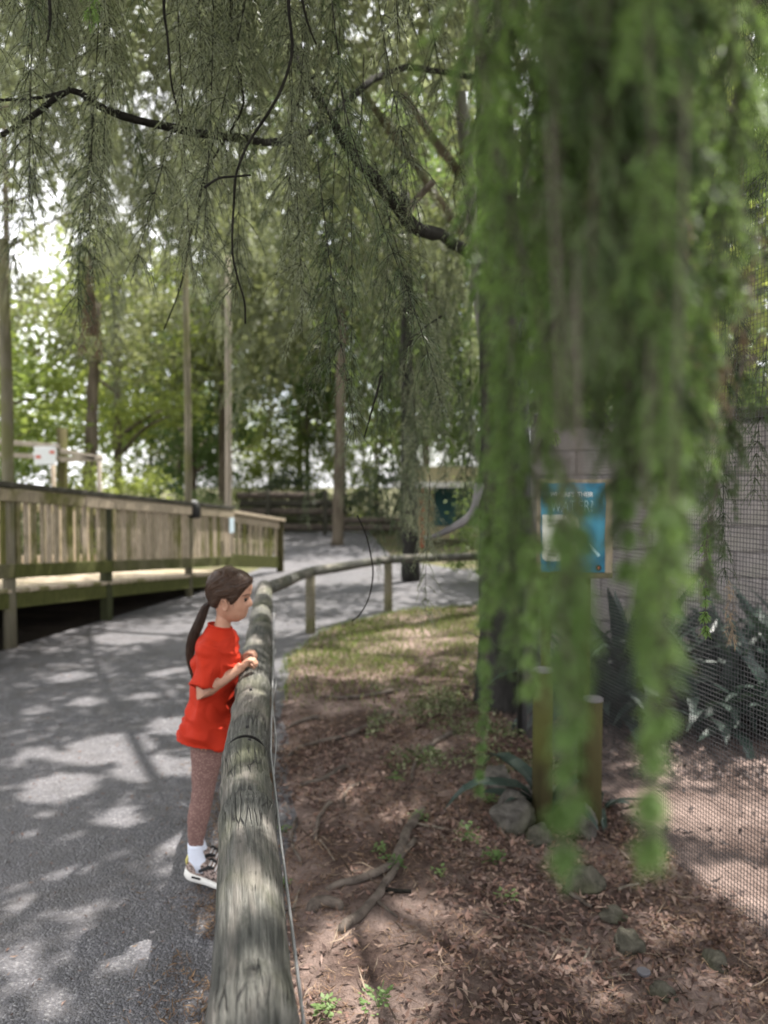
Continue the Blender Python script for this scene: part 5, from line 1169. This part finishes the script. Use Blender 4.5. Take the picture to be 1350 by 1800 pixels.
# t-shirt
sb = MB()
SH = [(.990, -.622, .043, .046, 1), (.981, -.623, .047, .056, 1), (.970, -.626, .055, .078, 1), (.955, -.628, .064, .108, 1), (.935, -.630, .072, .121, .9), (.90, -.633, .078, .120, .85), (.86, -.635, .083, .115, .85), (.81, -.639, .082, .112, .9), (.76, -.645, .081, .112, .95), (.71, -.653, .080, .117, .95), (.66, -.666, .086, .126, .9), (.62, -.673, .091, .130, .85), (.585, -.680, .097, .136, .8), (.560, -.683, .099, .138, .8)]
rings = []
for z, x, a, b, p_ in SH:
    rg = ring((x, GY, z), a, b, 48, p_); tilt = .16 * sst(.70, .56, z) + (.22 * sst(.955, .985, z)); rg = [Vector((v.x, v.y, v.z - (v.x - x) * tilt)) for v in rg]; rings.append(rg)
sb.loft(rings[::-1])
def sleeve(sgn):
    y = GY - sgn * .115; sh = Vector((-.630, y + sgn * .03, .945)); el = Vector((-.663, y - sgn * .014, .792)); pts = [sh, sh.lerp(el, .25) - Vector((0, sgn * .008, 0)), sh.lerp(el, .6), el]
    sb.tube(pts, [.037, .0435, .043, .044], 24)
sleeve(1); sleeve(-1)
def folds(c, n):
    d = 0.0; side = abs(n.y)
    low_ = sst(.78, .60, c.z); q = Vector((c.x * 7, c.y * 7, c.z * 2.0))
    d += .0042 * low_ * math.sin(math.atan2(c.y - GY, (c.x + .68) * 1.2) * 7 + 2.5 * mnoise.noise(c * 5))
    # drag lines from the armpit and across the waist
    ar = Vector((c.x + .60, 0, c.z - .90)); ang = math.atan2(ar.z, ar.x); rr_ = ar.length
    d += .0030 * math.sin(ang * 11 + 6 * mnoise.noise(c * 7)) * sst(.96, .92, c.z) * sst(.02, .06, rr_) * sst(.24, .08, rr_)
    fz = sst(.985, .94, c.z); d += fz * (.0085 * mnoise.noise(Vector((c.x * 9 + c.z * 8, c.y * 6, c.z * 15 - c.x * 10))) + .008 * (1 - abs(mnoise.noise(Vector((c.x * 7 - c.z * 6, c.y * 5, c.z * 11 + c.x * 13 + 4)))) * 4))
    d += .006 * math.exp(-((c.z - .715 - .25 * (c.x + .65)) / .010) ** 2) * mnoise.noise(Vector((c.x * 12, c.y * 12, 3)))
    return max(-.0075, min(.013, d))
shirt = remeshed(sb, .0042, 'shirt', M['shirt'], girl, folds, 5)
cb = MB(); cz = [v + Vector((0, 0, 0)) for v in rings[0]]; cb.tube([c + Vector((0, 0, .001)) for c in cz] + [cz[0]], .0042, 6, False); cb.build('collar', M['shirt'], shirt, True)
for s in (1, -1):
    y = GY - s * .115; el = Vector((-.663, y - s * .014, .792)); ax_ = (el - Vector((-.630, y + s * .03, .945))).normalized(); u = ax_.orthogonal().normalized(); v_ = ax_.cross(u)
    cb = MB(); cb.tube([el - ax_ * .004 + u *   .043 * math.cos(a) + v_ * .043 * math.sin(a) for a in np.linspace(0, 6.283, 25)], .0022, 6, False); cb.build('cuff', M['shirt'], shirt, True)
# leggings
lb = MB()
for s in (1, -1): lb.loft([ring((x, LY[s], z), r * 1.0, r * pw(z, [(.3, .96), (.5, .84), (.6, .80)]), 24) for x, z, r in LEG[s][:-1][::-1]])
lb.loft([ring((-.672, GY, z), .062, .094, 24) for z in (.55, .60, .64)])
remeshed(lb, .0038, 'leggings', M['leggings'], girl, lambda c, n: .0018 * mnoise.noise(Vector((c.x * 8, c.y * 8, c.z * 40))), 4)
# socks and shoes: heels lifted, she stands on her toes
for s in (1, -1):
    x0, z0 = (LEG[s][-1][0]), .10; y = LY[s]
    kb = MB(); rgs = [ring((x0 + .022, y, .075), .034, .030, 20), ring((x0 + .008, y, .11), .031, .029, 20), ring((x0 + .001, y, .14), .0285, .0275, 20), ring((x0 + .002, y, .165), .0295, .0285, 20), ring((x0 + .002, y, .176), .0295, .0285, 20)]
    kb.loft(rgs); kb.build('sock', M['sock'], girl, True)
    sh = empty('shoe', (0, 0, 0), None, None); sh.parent = girl
    tl = R(15); piv = Vector((x0 + .115, y, .006))
    def T(u, v, h):      # u along the shoe from heel (0) to toe (.2)
        q = Vector((u - .165, v, h)); q = Matrix.Rotation(tl * (1 - .9 * sst(.12, .19, u)), 3, 'Y') @ q; return piv + q
    def outline(u): return pw(u, [(0, .014), (.012, .026), (.035, .031), (.08, .029), (.13, .036), (.165, .037), (.19, .026), (.2, .010)])
    us = [0, .006, .015, .03, .05, .075, .1, .125, .15, .17, .185, .195, .2]
    def slab(h0, h1, wk, name, mat, u0=0, dome=None):
        b = MB(); rg = []
        for u in us:
            wv = outline(u) * wk; a = h0(u); c = h1(u); prof_ = []
            for k in range(16):
                an = 2 * math.pi * k / 16; cs, sn = math.cos(an), math.sin(an); ex = .6
                prof_.append(T(u, wv * math.copysign(abs(cs) ** ex, cs), (a + c) / 2 + (c - a) / 2 * math.copysign(abs(sn) ** ex, sn)))
            rg.append(prof_)
        b.loft(rg); return b.build(name, mat, sh, True)
    slab(lambda u: pw(u, [(0, .010), (.02, .0), (.16, 0), (.2, .012)]), lambda u: pw(u, [(0, .046), (.03, .036), (.1, .028), (.17, .024), (.2, .026)]), 1.08, 'sole', M['sole'])
    slab(lambda u: .02, lambda u: pw(u, [(0, .045), (.008, .078), (.03, .083), (.06, .080), (.085, .078), (.11, .062), (.15, .046), (.185, .038), (.2, .03)]), .93, 'upper', M['shoe'])
    b = MB(); b.tube([T(.055, -.030, .050), T(.085, -.031, .074), T(.105, -.024, .072)], [.006, .007, .005], 8); b.tube([T(.055, .030, .050), T(.085, .031, .074), T(.105, .024, .072)], [.006, .007, .005], 8); b.build('trim', M['black'], sh, True)
    for k in range(5):
        b = MB(); u = .082 + k * .013; hh_ = pw(u, [(.06, .083), (.11, .064), (.15, .049)]); b.tube([T(u, -.026, hh_ - .012), T(u + .004, -.012, hh_ + .003), T(u + .004, .012, hh_ + .003), T(u, .026, hh_ - .012)], .0028, 6); b.build('lace', M['pale'], sh, True)
    b = MB(); b.tube([T(.004, 0, .045), T(-.004, 0, .062), T(-.002, 0, .085), T(.008, 0, .088)], [.005, .0055, .005, .004], 8); b.build('pull_tab', M['tab'], sh, True)
    b = MB(); b.box(T(.05, -.0335, .024), (.034, .003, .008), Matrix.Rotation(tl, 3, 'Y'), .001); b.build('mark', M['black'], sh)
